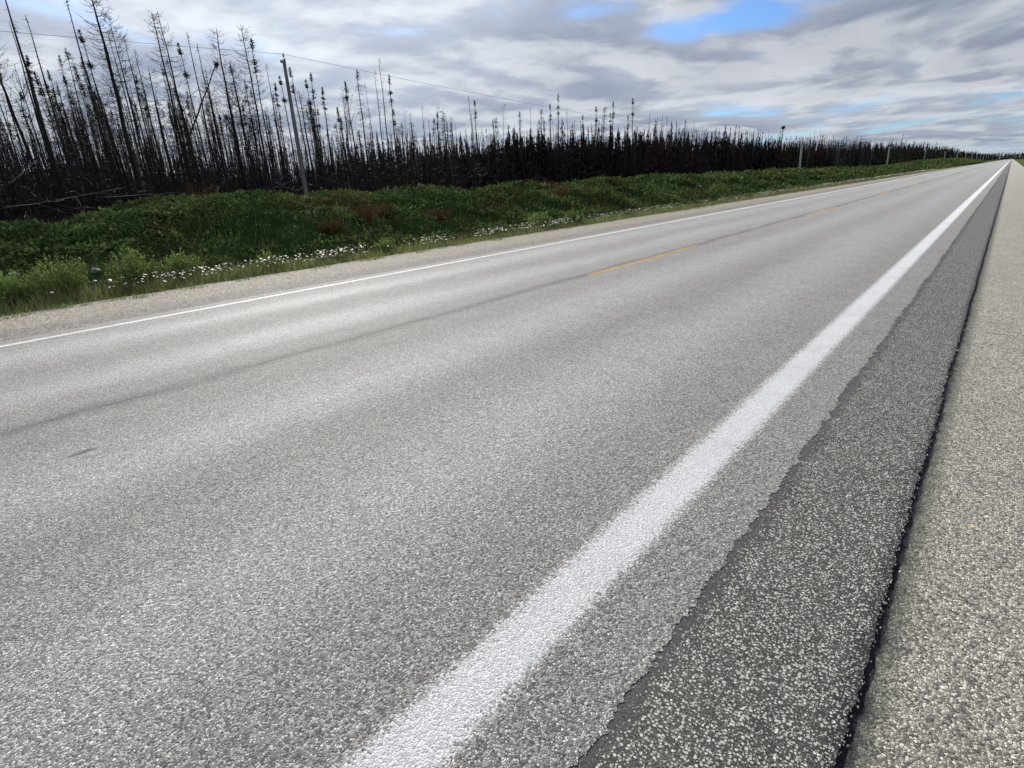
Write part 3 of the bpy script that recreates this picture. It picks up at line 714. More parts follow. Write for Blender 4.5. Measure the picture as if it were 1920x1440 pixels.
# trees that stand out above the burnt stand: photo pixel of the tip, depth, kind, label
HERO = [
 (-8, -40, -31, 'snag', 1.3, 'tall bare trunk leaning into the frame at the far left edge of the forest'),
 (49, 28, -33, 'snag', 1.0, 'tall charred snag with hooked twigs second from the left edge, well above its neighbours'),
 (117, -12, -34, 'snag', 1.0, 'very tall thin bare trunk left of the giant feathery tree, tip outside the picture'),
 (150, 55, -36, 'tuft', 1.0, 'slim spruce with a black tuft on its tip close to the giant feathery tree'),
 (165, -30, -31, 'larch', 1.45, 'giant feathery burnt tree with the thickest trunk and curled branches, tallest of all'),
 (197, 25, -35, 'larch', 0.7, 'thin tree with fine arching twigs immediately right of the giant feathery tree'),
 (225, 68, -38, 'snag', 0.9, 'slim bare tree, lower than the thin arching one to its left'),
 (245, 92, -36, 'snag', 0.9, 'slim dark trunk midway between the giant feathery tree and the tall twin pair'),
 (281, 24, -31.5, 'snag', 1.1, 'left tree of the tall twin pair, stout with short dark twigs near its tip'),
 (303, 19, -33, 'larch', 0.9, 'right tree of the tall twin pair, with a wide feathery crown'),
 (335, 80, -36, 'tuft', 0.9, 'slender twiggy tree right behind the tall twin pair'),
 (347, 59, -34, 'snag', 0.9, 'bare pointed tree to the right of the tall twin pair'),
 (370, 80, -35, 'snag', 0.9, 'bare pointed tree, lower one just left of the slanting fallen trunk'),
 (430, 110, -37, 'larch', 0.8, 'tree with an oval brush of fine twigs, just left of the tall dark spruce'),
 (452, 45, -32, 'larch', 0.85, 'tall dark spruce with drooping side twigs, the highest one left of the first pole'),
 (466, 70, -33, 'tuft', 0.8, 'companion tree touching the tall dark spruce left of the first pole'),
 (493, 120, -34, 'snag', 0.9, 'bare thin spike between the tall dark spruce and the first pole'),
 (511, 154, -36, 'tuft', 0.8, 'short tufted tree just left of the first pole'),
 (525, 142, -33, 'tuft', 0.9, 'tree with a brown tuft half hidden by the top of the first pole'),
 (549, 126, -32.5, 'tuft', 1.0, 'spruce with a dense rusty tip, the first one right of the first pole'),
 (579, 136, -34, 'tuft', 0.95, 'taller of two close tufted spruces right of the first pole'),
 (574, 149, -35, 'tuft', 0.8, 'shorter of two close tufted spruces right of the first pole'),
 (600, 162, -33, 'tuft', 1.0, 'lone tufted spruce midway between the first pole and the pair of black-clumped spruces'),
 (638, 172, -36, 'fork', 0.9, 'wispy bending tree left of the pair of black-clumped spruces'),
 (651, 153, -32, 'tuft', 1.1, 'left one of the pair of black-clumped spruces joined by dark clumps'),
 (664, 131, -31.5, 'dense', 1.0, 'right one of the pair of black-clumped spruces, tallest spruce right of the first pole'),
 (685, 153, -37, 'snag', 0.6, 'thin pale bare stem right of the pair of black-clumped spruces'),
 (697, 132, -33, 'snag', 0.8, 'shorter one of two bare leaning spikes crossing the wire'),
 (705, 109, -32, 'snag', 0.8, 'taller one of two bare leaning spikes crossing the wire'),
 (727, 139, -31.5, 'tuft', 1.05, 'dark ragged spruce right after the two bare leaning spikes'),
 (752, 205, -36, 'snag', 0.7, 'low bare stem behind the ragged spruce'),
 (767, 210, -34, 'snag', 0.7, 'first bare spike in the gap right of the ragged spruce'),
 (787, 198, -33, 'snag', 0.8, 'second bare spike in the gap right of the ragged spruce'),
 (813, 197, -33, 'snag', 0.9, 'third and stoutest bare spike in the gap right of the ragged spruce'),
 (825, 210, -36, 'snag', 0.6, 'faint thin spike behind the stoutest bare spike'),
 (880, 179, -33, 'snag', 0.8, 'bare spike touching the wire beside the bushy-topped spruce'),
 (888, 187, -32, 'tuft', 1.1, 'bushy-topped dark spruce midway between the first pole and the middle of the treeline'),
 (938, 192, -33, 'snag', 0.7, 'clean bare spike between the bushy-topped spruce and the middle clumps'),
 (970, 209, -32, 'dense', 1.0, 'ragged rusty-topped spruce at the left of the middle clumps'),
 (993, 202, -34, 'snag', 0.8, 'straight bare spike inside the middle clumps'),
 (1011, 204, -32, 'dense', 1.1, 'thick-topped dark spruce inside the middle clumps'),
 (1030, 194, -33, 'tuft', 1.1, 'spruce with a club-like tip just left of the tallest middle one'),
 (1046, 175, -32.5, 'tuft', 1.1, 'tallest spruce of the middle clumps, with a small brown top'),
 (1064, 207, -34, 'snag', 0.8, 'thin bare spike right of the tallest middle spruce'),
 (1095, 215, -33, 'tuft', 0.9, 'slim spruce left of the rust-topped pair'),
 (1115, 219, -33, 'dense', 1.0, 'lower, thicker spruce of the rust-topped pair'),
 (1118, 199, -32, 'tuft', 1.1, 'higher spruce of the rust-topped pair'),
 (1149, 190, -32.5, 'tuft', 1.1, 'tall narrow spruce left of the highest needle-like one'),
 (1177, 216, -33, 'tuft', 0.9, 'shorter spruce beside the highest needle-like one'),
 (1187, 184, -32, 'tuft', 1.2, 'highest needle-like spruce right of the middle of the treeline'),
 (1225, 233, -34, 'larch', 0.9, 'pale grey feathery tree standing among dark ones'),
 (1233, 221, -33, 'snag', 0.9, 'bare stem beside the pale grey feathery tree'),
 (1252, 217, -34, 'snag', 0.8, 'bare spike alone right of the pale grey feathery tree'),
 (1257, 243, -32, 'cone', 1.0, 'full dark conical spruce near the broad-skirted one'),
 (1281, 224, -32, 'dense', 1.6, 'broad-skirted twiggy spruce, widest crown right of the middle'),
 (1361, 234, -33, 'tuft', 1.0, 'lone spike left of the teardrop-topped spruce'),
 (1382, 234, -32, 'tuft', 1.4, 'teardrop-topped spruce well right of the middle'),
 (1402, 245, -33, 'tuft', 1.1, 'small black-tipped spruce right of the teardrop-topped one'),
]
hero_xy = []
for px, py, X, kind, thick, label in HERO:
    p = at_x(px, py, X); z0 = float(zt(X, p[1]))
    place_tree(kind, X, float(p[1]), float(p[2] - z0), label, None, lean=(0.0, 0.0), thick=thick)
    hero_xy.append((X, p[1]))
# spruce with a bird-like witch's broom on the tip
p = at_x(1469, 240, -32)
t = place_tree('tuft', -32, float(p[1]), float(p[2] - zt(-32, p[1])), 'spindly snag whose tip carries a ragged broom like a perched bird', None, lean=(0, 0), thick=2.0)
g = Geo(); r = np.random.default_rng(9)
n = 160; d = r.normal(0, 1, (n, 3)); d /= np.linalg.norm(d, axis=1, keepdims=True)
P0 = np.zeros((n, 3)) + r.normal(0, 0.08, (n, 3)); P1 = P0 + d * np.array([0.30, 0.30, 0.26]) * r.uniform(0.4, 1.1, (n, 1)) + np.array([0, 0, 0.1])
V, F = tubes(np.stack([P0, (P0 + P1) / 2, P1], 1), np.full((n, 3), 0.035), 3); g.add(V, F)
wb = link('witches_broom', g.mesh('witches_broom', M_twig), t)
wb.location = (0, 0, 10.0); wb.scale = (1 / t.scale[0], 1 / t.scale[1], 1 / t.scale[2])

# slanting trunk propped against the others
p0 = at_x(352, 262, -32); p1 = at_x(407, 118, -32)
g = Geo(); Pl = np.stack([p0 + (p1 - p0) * s for s in np.linspace(-0.35, 1, 9)])
Pl[1:-1] += np.random.default_rng(2).normal(0, 0.02, (7, 3))
org = Pl[0].copy()
V, F = tubes((Pl - org)[None], np.linspace(0.055, 0.022, 9)[None], 7)
lt = bpy.data.objects.new('leaning_trunk', None); scene.collection.objects.link(lt); lt.location = org
lt['label'] = 'broken burnt trunk slanting the other way across the upright trees, tuft on its tip'; lt['category'] = 'tree'
link('trunk', mesh_from('trunk', V, [F], M_trunk, True), lt)
r = np.random.default_rng(12); n = 110
tip = (Pl[-1] - org); d = r.normal(0, 1, (n, 3)); d[:, 2] -= 0.3
b = tip + (Pl[-2] - Pl[-1]) * r.uniform(0, 0.25, (n, 1)); e = b + d * np.array([0.06, 0.06, 0.07])
V, F = tubes(np.stack([b, (b + e) / 2, e], 1), np.full((n, 3), 0.014), 3)
link('crown', mesh_from('crown', V, [F], M_twig), lt)

# the rest of the stand
def stand_height(rt):
    """mass height above the eye as it thins out along the road; rt = y/|x|"""
    return np.interp(rt, [0.0, 0.25, 0.45, 0.58, 0.75, 1.1, 1.6, 2.4, 3.5, 6, 12, 40], [5.6, 5.4, 5.2, 4.2, 3.3, 3.6, 4.3, 4.6, 5.0, 5.8, 7.0, 9.0])
LOOK = {'larch': 'feathery charred tree', 'snag': 'bare charred spike', 'tuft': 'slim club-tipped charred spruce',
        'dense': 'twiggy blackened spruce', 'fork': 'fork-branched charred tree', 'cone': 'rusty-needled scorched spruce'}
r = np.random.default_rng(21)
cand = []
NC = 9000
cx_ = -31.0 - 62.0 * r.random(NC) ** 1.35
cyy = -8 + 220 * r.random(NC)
keep = np.ones(NC, bool)
dens = 0.23 * np.interp(cyy / np.abs(cx_), [0.3, 0.55, 0.6], [1.55, 1.15, 1.0]) * (0.5 + 1.0 * vnoise(cx_ * 0.25, cyy * 0.25))
area_rate = 9000 / (62 * 220.0)
keep &= r.random(NC) < dens / area_rate * np.where(cx_ < -60, 0.7, 1.0)
rt = cyy / np.abs(cx_)
keep &= (rt > 0.10) & ~((rt > 1.3) & (cx_ < -48)) & ~((rt > 0.8) & (cx_ < -66))
cx_, cyy, rt = cx_[keep], cyy[keep], rt[keep]
dist = np.hypot(cx_, cyy)
hh = (stand_height(rt) * (np.abs(cx_) / 34.0) ** 0.35) * (0.90 + r.normal(0, 1, len(rt)) * np.interp(rt, [0.9, 1.3], [0.22, 0.13])) + EYE
hh = np.clip(hh, 2.5, 13)
order = np.argsort(dist / hh)
kinds_near = []
for i in order:
    q = r.random()
    if rt[i] < 0.5: k = 'snag' if q < 0.22 else 'tuft' if q < 0.50 else 'dense' if q < 0.74 else 'larch' if q < 0.92 else 'fork' if q < 0.97 else 'cone'
    elif rt[i] < 1.1: k = 'snag' if q < 0.25 else 'tuft' if q < 0.55 else 'dense' if q < 0.86 else 'larch' if q < 0.93 else 'cone'
    else: k = 'snag' if q < 0.10 else 'tuft' if q < 0.33 else 'dense' if q < 0.78 else 'cone'
    kinds_near.append(k)
NT_THINGS = 300 - len(HERO) - 2
def to_px(P):
    v = np.asarray(P, float) - np.array([0, 0, EYE]); zc = v @ Zc
    return 960 + 1040 * (v @ ex) / zc
MARKS = [(10, 'the left edge of the picture'), (105, 'the second tall snag from the left'), (205, 'the giant feathery tree'), (320, 'the tall twin pair'), (400, 'the slanting trunk'),
         (480, 'the tall dark spruce'), (560, 'the first pole'), (672, 'the black-clumped spruce pair'), (748, 'the ragged dark spruce'), (830, 'the stoutest bare spike'),
         (900, 'the bushy-topped spruce'), (1015, 'the middle clumps'), (1118, 'the rust-topped pair'), (1187, 'the needle-like spruce'), (1281, 'the broad-skirted spruce'), (1390, 'the teardrop-topped spruce')]
ORD = ['tallest', 'second tallest', 'third tallest', 'fourth tallest', 'fifth tallest', 'sixth tallest', 'seventh tallest', 'eighth tallest', 'ninth tallest', 'tenth tallest', 'eleventh tallest', 'twelfth tallest', 'thirteenth tallest', 'fourteenth tallest', 'fifteenth tallest', 'sixteenth tallest', 'seventeenth tallest', 'eighteenth tallest', 'nineteenth tallest', 'twentieth tallest', 'twenty-first tallest', 'twenty-second tallest', 'twenty-third tallest', 'twenty-fourth tallest']
bucket = {}
for j, i in enumerate(order[:NT_THINGS]):
    px_ = float(to_px((cx_[i], cyy[i], EYE)))
    mk = min(MARKS, key=lambda m: abs(m[0] - px_))
    bucket.setdefault((kinds_near[j], mk), []).append((hh[i] / dist[i], i, px_))
for (k, mk), lst in bucket.items():
    for side in ('left', 'right'):
        sub = sorted([q for q in lst if (q[2] < mk[0]) == (side == 'left')], reverse=True)
        if mk[0] == 10: sub = sorted(lst, reverse=True) if side == 'left' else []
        for c, (_, i, px_) in enumerate(sub):  # order by apparent height
            o_ = '' if len(sub) == 1 else (', shortest' if c == len(sub) - 1 else ', ' + ORD[min(c, 23)])
            if mk[0] == 10 and side == 'left': where = ' beside the left edge of the picture'
            else: where = ' just %s of %s' % (side, mk[1])
            place_tree(k, float(cx_[i]), float(cyy[i]), float(hh[i]), LOOK[k] + o_ + where, 'charred trees of the burnt stand', thick=float(r.uniform(0.75, 1.15)))
# lighter copies joined: the trees further in
LITE = {k: [make_tree(k, 900 + 13 * j + len(k), lite=True) for j in range(4)] for k in ('larch', 'snag', 'tuft', 'dense', 'fork', 'cone')}
def joined(name, items, mats, **props):
    Vs, Fs, mi, n = [], [], [], 0
    Q = []
    for kind, x, y, h, thick, rot, ln in items:
        L = LITE[kind]; tr, cr, H = L[int(abs(x * 7.3 + y * 3.1)) % len(L)]
        c, s = math.cos(rot), math.sin(rot); kk = h / H; z0 = float(zt(x, y))
        w = kk ** 0.5 * thick
        for part, (V, F) in enumerate((tr, cr)):
            X = V[:, 0] * w; Y = V[:, 1] * w; Z = V[:, 2] * kk
            W = np.stack([X * c - Y * s + x + ln[0] * Z, X * s + Y * c + y + ln[1] * Z, Z + z0], -1)
            Vs.append(W)
            for f in F:
                Q.append(f + n); mi.append(np.full(len(f), (0 if part == 0 else (2 if kind == 'cone' else 1))))
            n += len(V)
    me = mesh_from(name, np.concatenate(Vs), [np.concatenate(Q)], mats, False, midx=np.concatenate(mi))
    return link(name, me, **props)
items = []
for j, i in enumerate(order[NT_THINGS:]):
    k = kinds_near[NT_THINGS + j]
    items.append((k, float(cx_[i]), float(cyy[i]), float(hh[i]), float(r.uniform(0.7, 1.2)), float(r.uniform(0, 6.28)), r.normal(0, 0.02, 2)))
joined('burnt_forest', items, [M_trunk, M_twig, M_needle], kind='stuff', label='burnt spruce forest deeper in, behind the trees at its edge', category='forest')
print('lite trees', len(items))

# thin burnt saplings and brush filling the foot of the stand
def brush(name, n, xr, ymax, hr, seed, mat, rad=0.016, clump=1.0, **props):
    r = np.random.default_rng(seed)
    x = xr[0] + (xr[1] - xr[0]) * r.random(n) ** 1.2
    rt = 0.08 + (ymax - 0.08) * r.random(n) ** 1.5
    y = np.abs(x) * rt
    h = r.uniform(hr[0], hr[1], n)
    z = zt(x, y) - 0.05
    b = np.stack([x, y, z], -1)
    top = b + np.stack([r.normal(0, 0.08, n) * h, r.normal(0, 0.08, n) * h, h], -1)
    g = Geo()
    sc = np.clip(np.hypot(x, y) / 45, 1, 4)[:, None]
    V, F = tubes(np.stack([b, (b + top) / 2 + r.normal(0, 0.03, (n, 3)), top], 1), np.array([[1.5, 1.1, 0.5]]) * rad * r.uniform(0.6, 1.5, (n, 1)) * sc, 3); g.add(V, F)
    for k in range(6):
        t = r.uniform(0.15, 0.95, (n, 1)); s = b + (top - b) * t
        a = r.uniform(0, 6.28, n); L = h * 0.22 * (1.1 - t[:, 0]) * r.uniform(0.5, 1.4, n) * clump
        e = s + np.stack([np.cos(a) * L, np.sin(a) * L, r.uniform(-0.2, 0.6, n) * L], -1)
        V, F = tubes(np.stack([s, e], 1), np.array([[0.8, 0.3]]) * rad * sc, 3); g.add(V, F)
    return link(name, g.mesh(name, mat), **props)
brush('burnt_undergrowth', 7500, (-29.0, -88), 3.0, (1.0, 4.4), 5, M_twig, kind='stuff', label='dense charred saplings and brush at the foot of the burnt forest', category='undergrowth')

# distant treeline: cone crowns of small ragged faces, joined
def far_forest(name, n, xr, yr, seed, hfun, wmul=1.0, faces=26, label='', pw=1.0):
    r = np.random.default_rng(seed)
    x = xr[0] + (xr[1] - xr[0]) * r.random(n) ** 1.3
    y = yr[0] * (yr[1] / yr[0]) ** (r.random(n) ** pw)
    h = hfun(x, y) * r.normal(0.9, 0.15, n); h = np.clip(h, 2.0, 20)
    z = zt(x, y)
    dist = np.hypot(x, y); w = (0.55 + dist / 900) * wmul * r.uniform(0.7, 1.3, n)
    g = Geo()
    b = np.stack([x, y, z], -1); top = b.copy(); top[:, 2] += h; top[:, :2] += r.normal(0, 0.02, (n, 2)) * h[:, None]
    V, F = tubes(np.stack([b, top], 1), np.stack([0.07 + dist / 6000, 0.02 + dist / 9000], 1), 3); g.add(V, F)
    t = r.random((n, faces)) ** 0.85
    c = b[:, None] + (top - b)[:, None] * (0.12 + 0.86 * t[..., None])
    a = r.uniform(0, 6.28, (n, faces)); L = w[:, None] * (1.08 - t) ** 0.7 * r.uniform(0.4, 1.1, (n, faces))
    out = np.stack([np.cos(a) * L, np.sin(a) * L, -0.35 * L], -1)
    side = np.stack([-np.sin(a), np.cos(a), np.zeros_like(a)], -1) * (0.30 * w[:, None] * (1.1 - t))[..., None]
    up = np.stack([0 * a, 0 * a, 0.45 * h[:, None] / 10 + 0 * a], -1) * r.uniform(0.5, 1.3, (n, faces, 1))
    V = np.stack([c + up, c + out - side, c + out * 1.15 - up * 0.9, c + out + side], 2).reshape(-1, 3)
    k = np.arange(n * faces)[:, None] * 4
    g.add(V, np.concatenate([k, k + 1, k + 2], 1), np.concatenate([k, k + 2, k + 3], 1))
    return link(name, g.mesh(name, M_farcrown), kind='stuff', label=label, category='forest')
def hf(x, y): return stand_height(y / np.abs(x)) + EYE
far_forest('distant_forest', 3000, (-32, -75), (60, 330), 31, lambda x, y: hf(x, y) * 0.93, label='dark scorched forest running beside the road towards the horizon')
far_forest('distant_forest', 3400, (-31, -80), (300, 1560), 32, lambda x, y: 8.5 + 0 * x, 1.6, 14, label='farthest stretch of dark forest left of the road, shrinking to the vanishing point')
far_forest('horizon_forest', 2600, (-700, 420), (1540, 1720), 33, lambda x, y: 12.5 + 0 * x, 3.0, 10, label='flat dark band of forest across the horizon where the road ends')
far_forest('roadside_forest', 1500, (38, 110), (900, 1600), 34, lambda x, y: 9.0 + 0 * x, 2.2, 12, label='distant forest on the right of the road at the horizon')
far_forest('forest_backdrop', 1500, (-84, -190), (12, 330), 35, lambda x, y: 6.0 + 0.012 * np.abs(x), 1.5, 16, label='black mass of burnt trees deep behind the open stand')
far_forest('forest_middle', 1100, (-44, -95), (34, 150), 36, lambda x, y: 5.2 * np.clip((y / np.abs(x) - 0.45) / 0.25, 0.45, 1), 0.8, 34, label='dense black lower trees filling the stand right of the first pole')
far_forest('scorched_forest_edge', 900, (-31, -42), (36, 150), 37, lambda x, y: stand_height(y / np.abs(x)) * 0.80 + EYE * 0.8, 0.85, 46, label='rusty and dark scorched spruces crowding the middle and right of the treeline')
# spikes poking above the distant wall
r = np.random.default_rng(77)
sp = []
for k in range(170):
    x = -r.uniform(32, 48); y = abs(x) * np.exp(r.uniform(math.log(1.15), math.log(9)))
    sp.append((('tuft', 'snag', 'snag')[int(r.integers(3))], x, y, float((stand_height(y / abs(x)) + EYE) * r.uniform(1.05, 1.30)), float(r.uniform(1.0, 1.5)), float(r.uniform(0, 6)), r.normal(0, 0.02, 2)))
joined('distant_snags', sp, [M_trunk, M_twig, M_needle], kind='stuff', label='thin burnt spikes poking out above the dark distant forest', category='forest')

# ------------------------------------------------------------------ utility poles and wire
def pole_mesh(h, r0, r1, mat):
    g = Geo(); zz = np.array([-1.0, 0, h * 0.3, h * 0.6, h * 0.9, h]); rr = r0 + (r1 - r0) * np.clip(zz / h, 0, 1)
    P = np.stack([0 * zz, 0 * zz, zz], -1)
    V, F = tubes(P[None], rr[None], 14); n = len(V)
    g.add(V, F, (np.arange(14) + 5 * 14)[None, :])
    return g.mesh('shaft', mat, True)
def small_box(sx, sy, sz):
    V = np.array([[a * sx / 2, b * sy / 2, c * sz / 2] for a in (-1, 1) for b in (-1, 1) for c in (-1, 1)])
    F = np.array([[0, 1, 3, 2], [4, 6, 7, 5], [0, 4, 5, 1], [2, 3, 7, 6], [0, 2, 6, 4], [1, 5, 7, 3]])
    return V, F
def lathe(prof, sides=12):
    prof = np.array(prof); P = np.stack([0 * prof[:, 1], 0 * prof[:, 1], prof[:, 1]], -1)
    V, F = tubes(P[None], prof[None, :, 0], sides); return V, F
XP = -30.0
tip0 = at_x(531.7, 112, XP)
poleY = [float(tip0[1])] + [float(tip0[1]) + 101.5 * k for k in range(1, 13)]
tips = [float(tip0[2]), 6.95, 6.90, 6.85, 7.2, 7.4, 7.6, 7.8, 8.0, 8.0, 8.0, 8.0, 8.0]
plabels = ['tall grey wooden utility pole nearest the camera, wire on its flat-cut top', 'second utility pole from the left, pale and thin before the dark forest',
           'third utility pole from the left, pale before the dark forest', 'fourth utility pole from the left, before the dark forest', 'fifth utility pole from the left, small and pale',
           'sixth utility pole from the left, tiny and pale'] + [w + ' utility pole from the left, a speck before the distant forest' for w in ('seventh', 'eighth', 'ninth', 'tenth', 'eleventh', 'twelfth', 'thirteenth')]
wpts = []
hs0 = None
for k, (yy, tz) in enumerate(zip(poleY, tips)):
    z0 = float(zt(XP, yy)); h = tz - z0
    t = bpy.data.objects.new('utility_pole', None); scene.collection.objects.link(t); t.location = (XP, yy, z0)
    t['category'] = 'utility pole'; t['group'] = 'utility poles along the forest edge'
    t['label'] = plabels[k] if k < len(plabels) else 'tiny far utility pole beyond the first six, almost lost against the forest'
    rs = 1.0 if k == 0 else 1.5 + 0.14 * k
    link('shaft', pole_mesh(h, 0.128 * rs, 0.078 * rs, M_pole if k == 0 else M_polepale), t)
    V, F = lathe([(0.012, -0.12), (0.012, 0.12), (0.05, 0.13), (0.06, 0.18), (0.035, 0.20), (0.055, 0.24), (0.03, 0.28), (0.0, 0.285)])
    link('insulator', mesh_from('insulator', V, [F], M_porc, True), t, (0.05, 0, h))
    if k < 3:
        V, F = small_box(0.05, 0.03, 0.34); link('pin_bracket', mesh_from('pin_bracket', V, [F], M_metal), t, (0.105 * rs + 0.03, 0, h - 0.12))
        V, F = small_box(0.08, 0.16, 0.12); link('ground_fitting', mesh_from('ground_fitting', V, [F], M_metal), t, (0, -0.12, h - 0.10))
    wpts.append(np.array([XP + 0.05, yy, tz + 0.25]))
prev = wpts[0] - np.array([0, 101.5, 0]); prev[2] = 7.4
allw = [prev] + wpts
g = Geo()
for a, b in zip(allw[:-1], allw[1:]):
    s = np.linspace(0, 1, 40); P = a[None] + (b - a)[None] * s[:, None]
    P[:, 2] -= 4 * (1.15) * s * (1 - s)
    d = np.linalg.norm(P[:, :2], axis=1)
    V, F = tubes(P[None], (0.007 + 0 * d)[None], 4); g.add(V, F)
wo = link('power_line', g.mesh('power_line', M_wire)); wo['label'] = 'single thin overhead wire sagging from pole to pole above the burnt trees'; wo['category'] = 'wire'

# ------------------------------------------------------------------ grass, greenery, flowers
def blades(b, h, w, lean, r, mat, name, **props):
    n = len(b)
    a = r.uniform(0, 6.28, n); s = np.stack([np.cos(a), np.sin(a), 0 * a], -1) * (w / 2)[:, None]
    ln = np.stack([np.cos(a + 1.57), np.sin(a + 1.57), 0 * a], -1) * (lean * h)[:, None]
    m = b + ln * 0.35 + np.stack([0 * h, 0 * h, h * 0.6], -1)
    t = b + ln + np.stack([0 * h, 0 * h, h * 0.97], -1)
    V = np.stack([b - s, b + s, m + s * 0.75, m - s * 0.75, t], 1).reshape(-1, 3)
    k = np.arange(n)[:, None] * 5
    me = mesh_from(name, V, [np.concatenate([k, k + 1, k + 2, k + 3], 1), np.concatenate([k + 3, k + 2, k + 4], 1)], mat)
    return link(name, me, **props)
r = np.random.default_rng(55)
def ydist(n, y0, y1, p=2.0):   # density falls with distance
    return y0 + (y1 - y0) * r.random(n) ** p
n = 120000
y = ydist(n, -0.5, 260, 2.6); x = GE - 0.02 + 0.14 * fbm(y * 1.5, y * 0 + 6, 3) * 2 - 2.6 * r.random(n) ** 1.25
edge = np.clip((GE - x) / 0.7, 0, 1)
cl = vnoise(x * 1.7, y * 1.3)
cl2 = vnoise(x * 0.6 + 5, y * 0.8)
back = np.clip((x + 13.2) / 1.0, 0.35, 1)
h = (0.04 + 0.21 * edge * (0.15 + 0.9 * cl + 0.5 * cl2)) * r.uniform(0.35, 1.35, n) * back
ok = r.random(n) < 0.35 + 0.65 * edge + (cl - 0.5)
x, y, h = x[ok], y[ok], h[ok]
blades(np.stack([x, y, zt(x, y) - 0.01], -1), h, (0.006 + 0.0009 * np.abs(np.hypot(x, y))), r.uniform(0, 0.75, len(x)), r, M_grass, 'verge_grass',
       kind='stuff', label='tall green grass along the far gravel shoulder', category='grass')
# a few tufts creeping on to the gravel
n = 2500
ty = ydist(60, 1, 90, 1.6); tx = GE + r.uniform(-0.05, 0.32, 60)
i = r.integers(0, 60, n); x = tx[i] + r.normal(0, 0.06, n); y = ty[i] + r.normal(0, 0.12, n)
blades(np.stack([x, y, np.full(n, -0.01)], -1), r.uniform(0.03, 0.09, n), np.full(n, 0.010), r.uniform(0.2, 0.9, n), r, M_grass, 'gravel_tufts', kind='stuff', label='low grass tufts creeping on to the tan gravel', category='grass')

def leaves(b, size, r, mat, name, **props):
    n = len(b)
    a = r.uniform(0, 6.28, n); ti = r.uniform(-0.2, 1.1, n)
    d = np.stack([np.cos(a) * np.cos(ti), np.sin(a) * np.cos(ti), np.sin(ti)], -1) * size[:, None]
    s = np.stack([-np.sin(a), np.cos(a), r.uniform(-0.3, 0.3, n)], -1) * (size * 0.32)[:, None]
    V = np.stack([b, b + d * 0.5 + s, b + d, b + d * 0.5 - s], 1).reshape(-1, 3)
    k = np.arange(n)[:, None] * 4
    me = mesh_from(name, V, [np.concatenate([k, k + 1, k + 2, k + 3], 1)], mat)
    return link(name, me, **props)
n = 380000
y = ydist(n, -1.0, 380, 2.3); x = -12.3 - 11.0 * r.random(n)
den = 0.55 + 1.4 * fbm(x * 0.7, y * 0.7, 4) + 0.5 * np.clip((-16.0 - x) / 2, 0, 1)
# barer, darker patch with stones low on the bank at the left, and a brown scar further on
den -= 0.62 * np.exp(-((x + 15.2) / 1.3) ** 2 - ((y - 3.4) / 1.6) ** 2)
den -= 0.7 * np.exp(-((x + 16.5) / 1.8) ** 2 - ((y - 44) / 8) ** 2)
ok = (r.random(n) < den) & (x > -22.4 + 1.2 * fbm(y * 0.4, y * 0 + 3, 3))
x, y = x[ok], y[ok]
d = np.hypot(x, y)
mound = 0.42 * np.clip(vnoise(x * 0.95, y * 0.95) * 1.9 - 0.55, 0, 1) + 0.14 * vnoise(x * 3.3, y * 3.3)
b = np.stack([x, y, zt(x, y) + mound * r.random(len(x)) ** 0.33], -1)
leaves(b, (0.072 + 0.0040 * (d - 12)) * r.uniform(0.6, 1.5, len(x)), r, M_berm, 'berm_greenery', kind='stuff', label='low leafy green cover on the bank beyond the ditch', category='ground cover')
print('berm leaves', len(x))
n = 60000
y = ydist(n, -1, 160, 2.2); x = -12.6 - 10.3 * r.random(n)
ok = r.random(n) < 0.45 + 1.6 * fbm(x * 0.5 + 9, y * 0.5, 3) + 0.25 * (x > -14)
x, y = x[ok], y[ok]
blades(np.stack([x, y, zt(x, y)], -1), r.uniform(0.10, 0.34, len(x)), 0.008 + 0.0006 * np.hypot(x, y), r.uniform(0, 0.6, len(x)), r, M_berm, 'berm_grass', kind='stuff', label='dark green grass growing through the cover on the bank', category='grass')
# dry stalks standing in the verge and on the bank
n = 9000
y = ydist(n, -0.5, 120, 2.2); x = GE - 0.25 - np.where(r.random(n) < 0.55, 1.8 * r.random(n), 10.5 * r.random(n) ** 0.8)
ok = r.random(n) < np.clip(2.2 * vnoise(x * 0.7 + 40, y * 0.7) - 0.5, 0.05, 1); x, y = x[ok], y[ok]
blades(np.stack([x, y, zt(x, y)], -1), r.uniform(0.18, 0.46, len(x)), 0.006 + 0.0005 * np.hypot(x, y), r.uniform(0, 0.5, len(x)), r,
       mat_leaf('dry stalks', [(0.0, (0.10, 0.065, 0.035)), (0.5, (0.20, 0.15, 0.085)), (1.0, (0.34, 0.28, 0.17))], trans=0.2), 'dry_stalks', kind='stuff', label='dry straw-coloured stalks among the green', category='grass')
# right verge, far away only
n = 9000
y = 60 + 700 * r.random(n) ** 1.6; x = 1.7 + 9 * r.random(n)
blades(np.stack([x, y, zt(x, y)], -1), r.uniform(0.15, 0.4, n), 0.03 + 0.0006 * y, r.uniform(0, 0.6, n), r, M_grass, 'right_verge_grass', kind='stuff', label='rough grass on the right of the road far ahead', category='grass')

